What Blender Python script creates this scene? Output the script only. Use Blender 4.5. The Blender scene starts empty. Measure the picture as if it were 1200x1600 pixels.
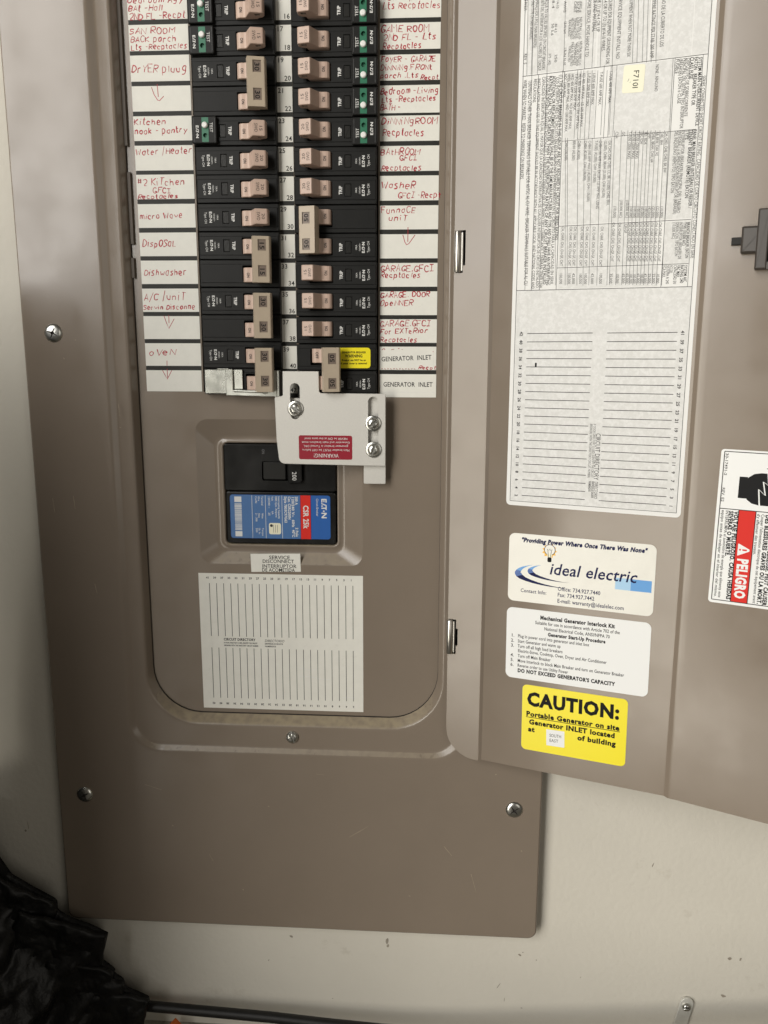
import bpy, bmesh, math, random
from mathutils import Matrix, Vector
from mathutils.geometry import tessellate_polygon

random.seed(7)
S = 0.001                       # everything below is in millimetres: x right, y down, h out of the wall
SC = bpy.context.scene
COL = SC.collection
R = math.radians

# ------------------------------------------------------------------ camera, light, exposure
def V3(x, y, h):
    return Vector((x * S, -h * S, -y * S))

cam_d = bpy.data.cameras.new("camera")
cam = bpy.data.objects.new("camera", cam_d)
COL.objects.link(cam)
SC.camera = cam
cam_d.sensor_fit = 'VERTICAL'
cam_d.sensor_height = 36.0
cam_d.sensor_width = 27.0
cam_d.lens = 1330.16 / 1600 * 36.0
cam_d.clip_start, cam_d.clip_end = 0.02, 60.0
_r = Vector((0.9978967, 0.06480245, 0.00168041))
_d = Vector((0.01420594, -0.19331875, -0.98103315))
_f = Vector((-0.06324849, 0.97899362, -0.19383273))
cam.matrix_world = Matrix.Translation(V3(107.25, 211.27, 612.55)) @ Matrix((
    (_r.x, -_d.x, -_f.x), (_r.y, -_d.y, -_f.y), (_r.z, -_d.z, -_f.z))).to_4x4()

world = bpy.data.worlds.new("World")
SC.world = world
world.use_nodes = True
bg = world.node_tree.nodes['Background']
bg.inputs['Color'].default_value = (1.0, 0.90, 0.74, 1)
bg.inputs['Strength'].default_value = 0.075

def area(name, loc, target, sx, sy, watts, color, spread=180):
    l = bpy.data.lights.new(name, 'AREA')
    l.shape = 'RECTANGLE'; l.size = sx; l.size_y = sy
    l.energy = watts; l.color = color; l.spread = R(spread)
    o = bpy.data.objects.new(name, l); COL.objects.link(o)
    o.location = loc
    o.rotation_euler = (Vector(target) - Vector(loc)).to_track_quat('-Z', 'Y').to_euler()
    return o

# daylight from the open garage door, in front of the panel and well to its left: sky above, paler drive below
area("daylight_sky", (-1.72, -3.5, 1.65), (-1.72, 0, 1.65), 0.86, 3.3, 74, (1.0, 0.975, 0.93))
area("daylight_sky_far", (-3.15, -3.5, 1.65), (-3.15, 0, 1.65), 2.0, 3.3, 125, (1.0, 0.975, 0.93))
area("daylight_drive", (-3.55, -3.5, -1.25), (-3.55, 0, -1.25), 4.0, 2.5, 165, (1.0, 0.94, 0.82))
# weak light off the room to the right
area("room_fill", (1.4, -2.2, 0.0), (0.3, 0, -0.4), 1.2, 1.6, 6, (1.0, 0.94, 0.84))

SC.view_settings.view_transform = 'Standard'
SC.view_settings.look = 'None'
SC.view_settings.gamma = 1.0
SC.view_settings.exposure = 0.10
SC.view_settings.use_curve_mapping = False

# ------------------------------------------------------------------ materials
MATS = {}
def mat(name, col, rough=0.5, metal=0.0, spec=0.5, var=0.0, vscale=60, bump=0.0, bscale=900, bdist=0.0003,
        col2=None, cscale=120, clo=0.55, chi=0.75, coat=0.0, rvar=0.0):
    m = bpy.data.materials.new(name); m.use_nodes = True
    nt = m.node_tree; n = nt.nodes; L = nt.links
    p = n['Principled BSDF']
    p.inputs['Base Color'].default_value = (*col, 1)
    p.inputs['Roughness'].default_value = rough
    p.inputs['Metallic'].default_value = metal
    p.inputs['Specular IOR Level'].default_value = spec
    if coat:
        p.inputs['Coat Weight'].default_value = coat
        p.inputs['Coat Roughness'].default_value = 0.12
    tc = n.new('ShaderNodeTexCoord')
    src = None
    if var or col2:
        base = n.new('ShaderNodeRGB'); base.outputs[0].default_value = (*col, 1); src = base.outputs[0]
    if var:
        nz = n.new('ShaderNodeTexNoise'); nz.inputs['Scale'].default_value = vscale
        nz.inputs['Detail'].default_value = 5; nz.inputs['Roughness'].default_value = 0.65
        L.new(tc.outputs['Object'], nz.inputs['Vector'])
        mr = n.new('ShaderNodeMapRange'); mr.inputs['From Min'].default_value = 0.25; mr.inputs['From Max'].default_value = 0.75
        mr.inputs['To Min'].default_value = 1 - var; mr.inputs['To Max'].default_value = 1 + var
        L.new(nz.outputs['Fac'], mr.inputs['Value'])
        mx = n.new('ShaderNodeMix'); mx.data_type = 'RGBA'; mx.blend_type = 'MULTIPLY'; mx.inputs['Factor'].default_value = 1
        L.new(src, mx.inputs['A']); L.new(mr.outputs['Result'], mx.inputs['B']); src = mx.outputs['Result']
    if col2:
        nz2 = n.new('ShaderNodeTexNoise'); nz2.inputs['Scale'].default_value = cscale
        nz2.inputs['Detail'].default_value = 6; nz2.inputs['Roughness'].default_value = 0.7
        L.new(tc.outputs['Object'], nz2.inputs['Vector'])
        mr2 = n.new('ShaderNodeMapRange'); mr2.inputs['From Min'].default_value = clo; mr2.inputs['From Max'].default_value = chi
        L.new(nz2.outputs['Fac'], mr2.inputs['Value'])
        mx2 = n.new('ShaderNodeMix'); mx2.data_type = 'RGBA'
        L.new(mr2.outputs['Result'], mx2.inputs['Factor']); L.new(src, mx2.inputs['A'])
        mx2.inputs['B'].default_value = (*col2, 1); src = mx2.outputs['Result']
    if src: L.new(src, p.inputs['Base Color'])
    if rvar:
        nr = n.new('ShaderNodeTexNoise'); nr.inputs['Scale'].default_value = 35; nr.inputs['Detail'].default_value = 6
        L.new(tc.outputs['Object'], nr.inputs['Vector'])
        mr3 = n.new('ShaderNodeMapRange'); mr3.inputs['From Min'].default_value = 0.3; mr3.inputs['From Max'].default_value = 0.7
        mr3.inputs['To Min'].default_value = rough - rvar; mr3.inputs['To Max'].default_value = rough + rvar
        L.new(nr.outputs['Fac'], mr3.inputs['Value']); L.new(mr3.outputs['Result'], p.inputs['Roughness'])
    if bump:
        nb = n.new('ShaderNodeTexNoise'); nb.inputs['Scale'].default_value = bscale; nb.inputs['Detail'].default_value = 3
        L.new(tc.outputs['Object'], nb.inputs['Vector'])
        b = n.new('ShaderNodeBump'); b.inputs['Strength'].default_value = bump; b.inputs['Distance'].default_value = bdist
        L.new(nb.outputs['Fac'], b.inputs['Height']); L.new(b.outputs['Normal'], p.inputs['Normal'])
    MATS[name] = m
    return m

mat('wall_paint', (0.63, 0.60, 0.53), 0.6, spec=0.3, var=0.05, vscale=6, bump=0.45, bscale=240, bdist=0.0007,
    col2=(0.42, 0.38, 0.31), cscale=22, clo=0.62, chi=0.86)
mat('taupe', (0.224, 0.183, 0.144), 0.20, spec=0.5, var=0.045, vscale=14, bump=0.12, bscale=620, bdist=0.00011, rvar=0.06,
    col2=(0.34, 0.29, 0.23), cscale=560, clo=0.73, chi=0.80)
mat('taupe_dust', (0.30, 0.255, 0.19), 0.6, spec=0.3, var=0.25, vscale=150, bump=0.3, bscale=900)
mat('dark_inside', (0.012, 0.011, 0.010), 0.7)
mat('seam_dark', (0.035, 0.030, 0.026), 0.7)
mat('black_plastic', (0.0085, 0.0085, 0.008), 0.42, spec=0.22, var=0.25, vscale=90, bump=0.15, bscale=1800, bdist=0.0001,
    col2=(0.035, 0.034, 0.032), cscale=420, clo=0.64, chi=0.9)
mat('black_gloss', (0.010, 0.010, 0.010), 0.22, spec=0.5, var=0.2, vscale=70, rvar=0.06)
mat('window_plastic', (0.022, 0.022, 0.021), 0.2, spec=0.6)
mat('handle_tan', (0.55, 0.405, 0.33), 0.42, spec=0.4, var=0.06, vscale=120, bump=0.05, bscale=1500, bdist=0.0001)
mat('tie_tan', (0.47, 0.39, 0.295), 0.42, spec=0.4, var=0.05, vscale=120)
mat('tie_dark', (0.20, 0.155, 0.125), 0.5)
mat('ink_black', (0.008, 0.008, 0.009), 0.55, spec=0.15)
mat('ink_soft', (0.035, 0.034, 0.036), 0.6, spec=0.15)
mat('ink_grey', (0.16, 0.16, 0.165), 0.6)
mat('ink_red', (0.43, 0.018, 0.036), 0.55, var=0.25, vscale=220)
mat('ink_faded', (0.42, 0.17, 0.14), 0.55)
mat('ink_white', (0.72, 0.72, 0.70), 0.5)
mat('ink_navy', (0.008, 0.011, 0.07), 0.5, spec=0.15)
mat('label_paper', (0.78, 0.77, 0.71), 0.55, spec=0.3, var=0.035, vscale=140, col2=(0.68, 0.67, 0.61), cscale=200, clo=0.6, chi=0.85, bump=0.18, bscale=55, bdist=0.0008)
mat('label_bar', (0.022, 0.022, 0.019), 0.5, spec=0.25, var=0.15, vscale=80)
mat('sheet_paper', (0.78, 0.78, 0.765), 0.5, spec=0.35, var=0.02, vscale=90)
mat('sheet_mottle', (0.66, 0.66, 0.645), 0.5, spec=0.35, var=0.05, vscale=260, col2=(0.745, 0.745, 0.735), cscale=330, clo=0.45, chi=0.62)
mat('sticker_white', (0.81, 0.82, 0.815), 0.35, spec=0.3, bump=0.08, bscale=70, bdist=0.0008)
mat('sticker_cream', (0.77, 0.76, 0.70), 0.3, spec=0.5, bump=0.45, bscale=55, bdist=0.0012)
mat('sticker_yellow', (0.86, 0.735, 0.012), 0.32, spec=0.5, bump=0.05, bscale=70, bdist=0.0006)
mat('sticker_red', (0.66, 0.030, 0.022), 0.45, spec=0.15)
mat('sticker_maroon', (0.30, 0.008, 0.025), 0.35)
mat('seal_cream', (0.80, 0.78, 0.60), 0.4)
mat('plate_blue', (0.022, 0.115, 0.40), 0.3, spec=0.5)
mat('plate_blue_light', (0.065, 0.165, 0.38), 0.3, spec=0.5, var=0.05, vscale=200)
mat('logo_blue', (0.025, 0.10, 0.36), 0.35)
mat('logo_sky', (0.10, 0.32, 0.68), 0.35)
mat('logo_pale', (0.36, 0.58, 0.80), 0.35)
mat('logo_gold', (0.85, 0.48, 0.05), 0.4)
mat('test_green', (0.012, 0.145, 0.075), 0.4)
mat('button_white', (0.82, 0.82, 0.80), 0.35)
mat('alu_plate', (0.66, 0.645, 0.605), 0.42, metal=0.3, spec=0.5, var=0.04, vscale=900, bump=0.12, bscale=2600, bdist=0.00008)
mat('zinc', (0.62, 0.63, 0.58), 0.30, metal=0.9, var=0.14, vscale=95, bump=0.10, bscale=240, bdist=0.0003, rvar=0.10)
mat('chrome', (0.58, 0.58, 0.55), 0.27, metal=1.0, rvar=0.05)
mat('nickel', (0.60, 0.58, 0.54), 0.30, metal=1.0, rvar=0.06)
mat('latch_brown', (0.050, 0.042, 0.036), 0.38, spec=0.5, var=0.1, vscale=90)
mat('tarp_black', (0.006, 0.006, 0.006), 0.42, spec=0.3, var=0.3, vscale=40, bump=0.6, bscale=120, bdist=0.002,
    col2=(0.03, 0.028, 0.025), cscale=330, clo=0.70, chi=0.9)
mat('cable_black', (0.010, 0.0095, 0.009), 0.5, spec=0.4, var=0.3, vscale=160, bump=0.2, bscale=500)
mat('ledge_concrete', (0.30, 0.275, 0.22), 0.85, var=0.3, vscale=90, bump=0.6, bscale=300, bdist=0.002, col2=(0.12, 0.10, 0.08), cscale=140, clo=0.55, chi=0.7)
mat('liner_grey', (0.11, 0.092, 0.075), 0.6)
mat('strap_zinc', (0.66, 0.65, 0.60), 0.4, metal=0.35, var=0.08, vscale=200)
mat('scuff', (0.30, 0.265, 0.215), 0.7, var=0.3, vscale=300)
mat('orange_scrap', (0.62, 0.13, 0.02), 0.5, var=0.3, vscale=200)

def dusty(m, dust):
    # dust lying on the faces of the sheet metal that point up
    nt = m.node_tree; n = nt.nodes; L = nt.links; p = n['Principled BSDF']
    old = p.inputs['Base Color'].links[0].from_socket
    g = n.new('ShaderNodeNewGeometry'); sx = n.new('ShaderNodeSeparateXYZ'); L.new(g.outputs['Normal'], sx.inputs[0])
    mr = n.new('ShaderNodeMapRange'); mr.interpolation_type = 'SMOOTHSTEP'; mr.inputs['From Min'].default_value = 0.25; mr.inputs['From Max'].default_value = 0.75
    L.new(sx.outputs['Z'], mr.inputs['Value'])
    tc = n.new('ShaderNodeTexCoord'); nz = n.new('ShaderNodeTexNoise'); nz.inputs['Scale'].default_value = 220; nz.inputs['Detail'].default_value = 6
    L.new(tc.outputs['Object'], nz.inputs['Vector'])
    m2 = n.new('ShaderNodeMapRange'); m2.inputs['From Min'].default_value = .3; m2.inputs['From Max'].default_value = .65; m2.inputs['To Min'].default_value = .25; m2.inputs['To Max'].default_value = .9
    L.new(nz.outputs['Fac'], m2.inputs['Value'])
    mu = n.new('ShaderNodeMath'); mu.operation = 'MULTIPLY'; L.new(mr.outputs['Result'], mu.inputs[0]); L.new(m2.outputs['Result'], mu.inputs[1])
    mx = n.new('ShaderNodeMix'); mx.data_type = 'RGBA'; L.new(mu.outputs[0], mx.inputs['Factor']); L.new(old, mx.inputs['A']); mx.inputs['B'].default_value = (*dust, 1)
    L.new(mx.outputs['Result'], p.inputs['Base Color'])
    r0 = p.inputs['Roughness'].links[0].from_socket
    ad = n.new('ShaderNodeMath'); ad.operation = 'MULTIPLY_ADD'; L.new(mu.outputs[0], ad.inputs[0]); ad.inputs[1].default_value = .5; L.new(r0, ad.inputs[2]); L.new(ad.outputs[0], p.inputs['Roughness'])
dusty(MATS['taupe'], (0.36, 0.30, 0.20))

# ------------------------------------------------------------------ mesh builder
WLOC = {}
class MB:
    def __init__(s): s.v = []; s.f = []; s.m = []; s.s = []; s.mats = []
    def mi(s, name):
        if name not in s.mats: s.mats.append(name)
        return s.mats.index(name)
    def add(s, verts, faces, m, smooth=False):
        o = len(s.v); s.v.extend(verts); k = s.mi(m)
        for f in faces:
            s.f.append([i + o for i in f]); s.m.append(k); s.s.append(smooth)
    def build(s, name, parent=None, loc=None, label=None, world=True):
        """verts are panel millimetres; parent gives the local origin"""
        me = bpy.data.meshes.new(name)
        if loc is None: loc = WLOC.get(parent.name, Vector((0, 0, 0))) if parent else Vector((0, 0, 0))
        me.from_pydata([V3(*p) - loc for p in s.v], [], s.f)
        for n in s.mats: me.materials.append(MATS[n])
        me.polygons.foreach_set('material_index', s.m)
        me.polygons.foreach_set('use_smooth', s.s)
        me.validate(); me.update()
        o = bpy.data.objects.new(name, me); COL.objects.link(o)
        WLOC[o.name] = loc.copy()
        if parent:
            o.parent = parent; o.location = loc - WLOC[parent.name]
        else:
            o.location = loc
        if label: o['label'] = label
        return o

def thing(name, label, cat, x, y, h, group=None):
    o = bpy.data.objects.new(name, None); COL.objects.link(o)
    o.empty_display_size = 0.01
    o.location = V3(x, y, h); WLOC[o.name] = V3(x, y, h)
    o['label'] = label; o['category'] = cat
    if group: o['group'] = group
    return o
def tag(o, label, cat, group=None, kind=None):
    if label: o['label'] = label
    if cat: o['category'] = cat
    if group: o['group'] = group
    if kind: o['kind'] = kind
    return o

P = lambda a, b, h: (a, b, h)                      # the panel's own frame
TH = R(19.54); HX, HH = 105.0, 12.0                # door hinge line and how far the door stands open
_c, _s = math.cos(TH), math.sin(TH)
def D(a, b, h): return (HX + a * _c - h * _s, b, HH + a * _s + h * _c)   # the door's frame: a from the hinge line
def offset_frame(F, x, y, ang=0, h0=0):
    c, s = math.cos(ang), math.sin(ang)
    return lambda a, b, h: F(x + a * c - b * s, y + a * s + b * c, h + h0)

def rrect(x0, x1, y0, y1, r=0, n=6):
    if not isinstance(r, (list, tuple)): r = [r] * 4
    out = []
    for (cx, cy, a0, rr) in ((x0, y0, 180, r[0]), (x1, y0, 270, r[1]), (x1, y1, 0, r[2]), (x0, y1, 90, r[3])):
        if rr <= 0: out.append((cx, cy)); continue
        ox = cx + rr if cx == x0 else cx - rr
        oy = cy + rr if cy == y0 else cy - rr
        for i in range(n + 1):
            t = R(a0 + 90 * i / n); out.append((ox + rr * math.cos(t), oy + rr * math.sin(t)))
    return out
def circ(x, y, r, n=24): return [(x + r * math.cos(2 * math.pi * i / n), y + r * math.sin(2 * math.pi * i / n)) for i in range(n)]
def inset(pts, d):
    n = len(pts); ar = sum(pts[i][0] * pts[(i + 1) % n][1] - pts[(i + 1) % n][0] * pts[i][1] for i in range(n))
    sg = 1 if ar > 0 else -1; out = []
    for i in range(n):
        p, q, r = pts[i - 1], pts[i], pts[(i + 1) % n]
        e1 = Vector((q[0] - p[0], q[1] - p[1])); e2 = Vector((r[0] - q[0], r[1] - q[1]))
        if e1.length < 1e-9 or e2.length < 1e-9: out.append(q); continue
        e1.normalize(); e2.normalize()
        n1 = Vector((-e1.y, e1.x)) * sg; n2 = Vector((-e2.y, e2.x)) * sg
        m = n1 + n2
        k = 2 * d / max(m.length_squared, 0.4)
        out.append((q[0] + m.x * k, q[1] + m.y * k))
    return out

def cap(mb, outline, h, m, F=P, holes=()):
    if holes:
        polys = [[Vector((a, b, 0)) for a, b in pl] for pl in (outline, *holes)]
        flat = [p for pl in polys for p in pl]
        tris = tessellate_polygon(polys)
        mb.add([F(p.x, p.y, h) for p in flat], [list(t) for t in tris], m)
    else:
        mb.add([F(a, b, h) for a, b in outline], [list(range(len(outline)))], m)
def bridge(mb, l0, l1, m, F=P, smooth=False):
    """l0, l1: lists of (a,b,h)"""
    n = len(l0)
    mb.add([F(*p) for p in l0 + l1], [[i, (i + 1) % n, n + (i + 1) % n, n + i] for i in range(n)], m, smooth)
def loops(mb, ls, m, F=P, smooth=False):
    """ls: closed loops of (a,b,h), consecutive ones bridged with shared vertices"""
    n = len(ls[0]); vs = [F(*p) for l in ls for p in l]; fs = []
    for k in range(len(ls) - 1):
        for i in range(n):
            j = (i + 1) % n
            fs.append([k * n + i, k * n + j, (k + 1) * n + j, (k + 1) * n + i])
    mb.add(vs, fs, m, smooth)
def at_h(pts, h): return [(a, b, h) for a, b in pts]
def prism(mb, outline, h0, h1, m, F=P, bev=0.0, holes=(), back=False, side=None):
    side = side or m
    if bev > 0:
        i1 = inset(outline, bev * 0.35); i2 = inset(outline, bev)
        loops(mb, [at_h(outline, h0), at_h(outline, h1 - bev), at_h(i1, h1 - bev * 0.35), at_h(i2, h1)], side, F)
        top = i2
    else:
        bridge(mb, at_h(outline, h0), at_h(outline, h1), side, F); top = outline
    for hl in holes: bridge(mb, at_h(hl, h0), at_h(hl, h1), side, F)
    cap(mb, top, h1, m, F, holes)
    if back: cap(mb, outline, h0, m, F, holes)
def box(mb, x0, x1, y0, y1, h0, h1, m, F=P, bev=0.0, back=True): prism(mb, rrect(x0, x1, y0, y1), h0, h1, m, F, bev, back=back)
def lathe(mb, x, y, prof, m, F=P, seg=24, smooth=True, mod=None):
    ls = []
    for k, (r, h) in enumerate(prof):
        l = []
        for i in range(seg):
            t = 2 * math.pi * i / seg
            rr = r * (mod(k, t) if mod else 1)
            l.append((x + rr * math.cos(t), y + rr * math.sin(t), h))
        ls.append(l)
    loops(mb, ls, m, F, smooth)
    mb.add([F(*p) for p in ls[-1]], [list(range(seg))], m, False)
def tube(mb, pts, r, m, seg=10, F=P):
    """round tube along 3D points (a,b,h)"""
    ps = [Vector(p) for p in pts]; ls = []
    for i, p in enumerate(ps):
        t = (ps[min(i + 1, len(ps) - 1)] - ps[max(i - 1, 0)]).normalized()
        u = t.cross(Vector((0, 0, 1)));
        if u.length < 1e-3: u = t.cross(Vector((0, 1, 0)))
        u.normalize(); w = t.cross(u)
        rr = r(i) if callable(r) else r
        ls.append([tuple(p + u * rr * math.cos(2 * math.pi * k / seg) + w * rr * math.sin(2 * math.pi * k / seg)) for k in range(seg)])
    loops(mb, ls, m, F, True)
    for l in (ls[0], ls[-1]): mb.add([F(*p) for p in l], [list(range(seg))], m)

# ------------------------------------------------------------------ lettering (built-in font, glyph by glyph)
_G = {}
def _raw(s, off):
    cu = bpy.data.curves.new('t', 'FONT'); cu.body = s; cu.size = 1; cu.resolution_u = 2; cu.offset = off
    o = bpy.data.objects.new('t', cu); COL.objects.link(o)
    dg = bpy.context.evaluated_depsgraph_get(); me = bpy.data.meshes.new_from_object(o.evaluated_get(dg))
    vs = [(v.co.x, v.co.y) for v in me.vertices]; fs = [list(p.vertices) for p in me.polygons]
    bpy.data.meshes.remove(me); bpy.data.objects.remove(o); bpy.data.curves.remove(cu)
    return vs, fs
_h = _raw('H', 0)[0]; CAP = max(y for x, y in _h)
_adv0 = max(x for x, y in _raw('HH', 0)[0]) - max(x for x, y in _h)
def glyph(c, bold):
    k = (c, bold)
    if k not in _G:
        off = (0, 0.03, -0.010, 0.012, 0.05)[bold]
        if c == ' ': _G[k] = ([], [], 0.30)
        else:
            vs, fs = _raw(c, off)
            a = max(x for x, y in _raw(c + 'H', 0)[0]) - max(x for x, y in _h)
            _G[k] = (vs, fs, a)
    return _G[k]
def text(mb, s, a, b, ang, capmm, m, F=P, h=0.05, fit=None, bold=0, ital=0.0, align='l', track=0.0):
    """vertical centre of the capitals runs through (a,b); ang 0 reads right, 90 reads down"""
    k = capmm / CAP; x = 0; parts = []
    for c in s:
        vs, fs, ad = glyph(c, bold)
        parts.append((x, vs, fs)); x += ad + track + (0, 0.03, 0, 0.015, 0.055)[bold]
    wid = x * k; sx = fit / wid if fit else 1.0; wid *= sx
    x0 = {'l': 0, 'c': -wid / 2, 'r': -wid}[align]
    ca, sa = math.cos(R(ang)), math.sin(R(ang))
    V = []; FC = []
    for px, vs, fs in parts:
        o = len(V)
        for (gx, gy) in vs:
            u = x0 + (px + gx + ital * gy) * k * sx; w = gy * k - capmm / 2
            V.append(F(a + u * ca + w * sa, b + u * sa - w * ca, h))
        FC += [[i + o for i in f] for f in fs]
    mb.add(V, FC, m)
    return wid
def line(mb, a0, b0, a1, b1, w, m, F=P, h=0.05):
    d = Vector((a1 - a0, b1 - b0)); d.normalize(); nx, ny = -d.y * w / 2, d.x * w / 2
    mb.add([F(a0 + nx, b0 + ny, h), F(a1 + nx, b1 + ny, h), F(a1 - nx, b1 - ny, h), F(a0 - nx, b0 - ny, h)], [[0, 1, 2, 3]], m)
def poly(mb, pts, m, F=P, h=0.05): mb.add([F(a, b, h) for a, b in pts], [list(range(len(pts)))], m)

# pen strokes for the handwriting: 'xy' pairs on a 4 x 6 grid, a/b = below the line
PEN = {
'A':"00 26 40;12 32",'B':"00 06 36 44 33 03;33 42 30 00",'C':"45 36 16 04 02 10 30 41",'D':"00 06 26 44 42 20 00",
'E':"46 06 00 40;03 33",'F':"46 06 00;03 33",'G':"45 36 16 04 02 10 30 42;22 42 40",'H':"00 06;40 46;03 43",'I':"06 46;26 20;00 40",
'J':"06 46;36 31 10 01",'K':"06 00;46 03 40",'L':"06 00 40",'M':"00 06 23 46 40",'N':"00 06 40 46",'O':"16 04 02 10 30 42 44 36 16",
'P':"00 06 36 45 43 33 03",'R':"00 06;06 36 45 44 33 03;13 40",'S':"45 36 16 05 14 33 42 31 10 01",'T':"06 46;26 20",'U':"06 01 10 30 41 46",
'V':"06 20 46",'W':"06 10 24 30 46",'X':"06 40;00 46",'Y':"06 23 46;23 20",'2':"05 16 36 45 43 00 40",'#':"15 11;35 31;04 44;02 42",
'-':"03 33",'/':"0a 37",'.':"10 11",
'a':"34 14 03 01 10 30;34 30",'b':"06 00 30 42 33 03",'c':"33 14 03 01 10 30",'d':"36 30 10 01 03 14 34",'e':"02 32 33 24 14 03 01 10 30",
'g':"34 14 03 02 11 31;34 3a 2b 0b",'h':"06 00;03 24 33 30",'i':"14 10;16 26",'k':"06 00;34 02 30",'l':"16 10",'m':"00 04;03 14 23 20;23 34 43 40",
'n':"00 04;03 24 33 30",'o':"14 03 01 10 20 31 33 24 14",'p':"04 0b;04 24 33 31 20 00",'r':"00 04;03 14 34",'s':"34 14 03 22 31 20 00",
't':"16 11 20 30;04 34",'u':"04 01 10 30;34 30",'v':"04 20 44",'w':"04 10 23 30 44",'y':"04 21;44 1b",'x':"04 40;00 44"}
_W = {'i': .55, 'l': .5, 'I': .9, 't': .8, 'r': .85, '.': .45, '-': .85, '/': .75, 'm': 1.15, 'W': 1.35, 'M': 1.2, 'w': 1.15}
def hand(mb, s, a, b, capmm, fit, m='ink_red', F=P, h=0.05, w=0.58, slope=0.0, rnd=None, clip=None):
    """pen line: baseline starts at (a,b); fit = length of the line"""
    rnd = rnd or random
    adv = [(3.2 if c == ' ' else 5.4 * _W.get(c, 1)) for c in s]
    k = fit / sum(adv); ky = capmm / 6; x = 0
    for c, ad in zip(s, adv):
        if c in PEN:
            dy = rnd.uniform(-.45, .45); sc = rnd.uniform(.85, 1.16); sh = rnd.uniform(-.02, .26)
            for st in PEN[c].split(';'):
                pts = []
                for tk in st.split():
                    gy = {'a': -1, 'b': -2}.get(tk[1]); gy = int(tk[1]) if gy is None else gy
                    gx = int(tk[0]) * _W.get(c, 1) + rnd.uniform(-.28, .28); gy = (gy + rnd.uniform(-.26, .26)) * sc + dy
                    pts.append((a + (x + gx + sh * gy) * k, b - gy * ky + slope * (x * k)))
                if c not in 'AEFHIKLMNTVWXY#/-' and len(pts) > 2:
                    q = [pts[0]]
                    for p0, p1 in zip(pts, pts[1:]):
                        q += [(p0[0] * .7 + p1[0] * .3, p0[1] * .7 + p1[1] * .3), (p0[0] * .3 + p1[0] * .7, p0[1] * .3 + p1[1] * .7)]
                    pts = q + [pts[-1]]
                if clip: pts = [(p[0], min(max(p[1], clip[0]), clip[1])) for p in pts]
                stroke(mb, pts, w * rnd.uniform(.75, 1.2), m, F, h, rnd)
        x += ad
def stroke(mb, pts, w, m, F=P, h=0.05, rnd=None):
    pts = [p for i, p in enumerate(pts) if i == 0 or abs(p[0] - pts[i - 1][0]) + abs(p[1] - pts[i - 1][1]) > 1e-4]
    if len(pts) < 2: return
    L = []; Rr = []; n_ = len(pts)
    for i, p in enumerate(pts):
        q0 = pts[max(i - 1, 0)]; q1 = pts[min(i + 1, len(pts) - 1)]
        d = Vector((q1[0] - q0[0], q1[1] - q0[1]))
        if d.length < 1e-6: d = Vector((1, 0))
        d.normalize(); ww = w * (rnd.uniform(.65, 1.3) if rnd else 1) * (.6 if rnd and i == n_ - 1 else 1); nx, ny = -d.y * ww / 2, d.x * ww / 2
        L.append((p[0] + nx, p[1] + ny)); Rr.append((p[0] - nx, p[1] - ny))
    n = len(pts)
    mb.add([F(x, y, h) for x, y in L + Rr], [[i, i + 1, n + i + 1, n + i] for i in range(n - 1)], m)
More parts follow.
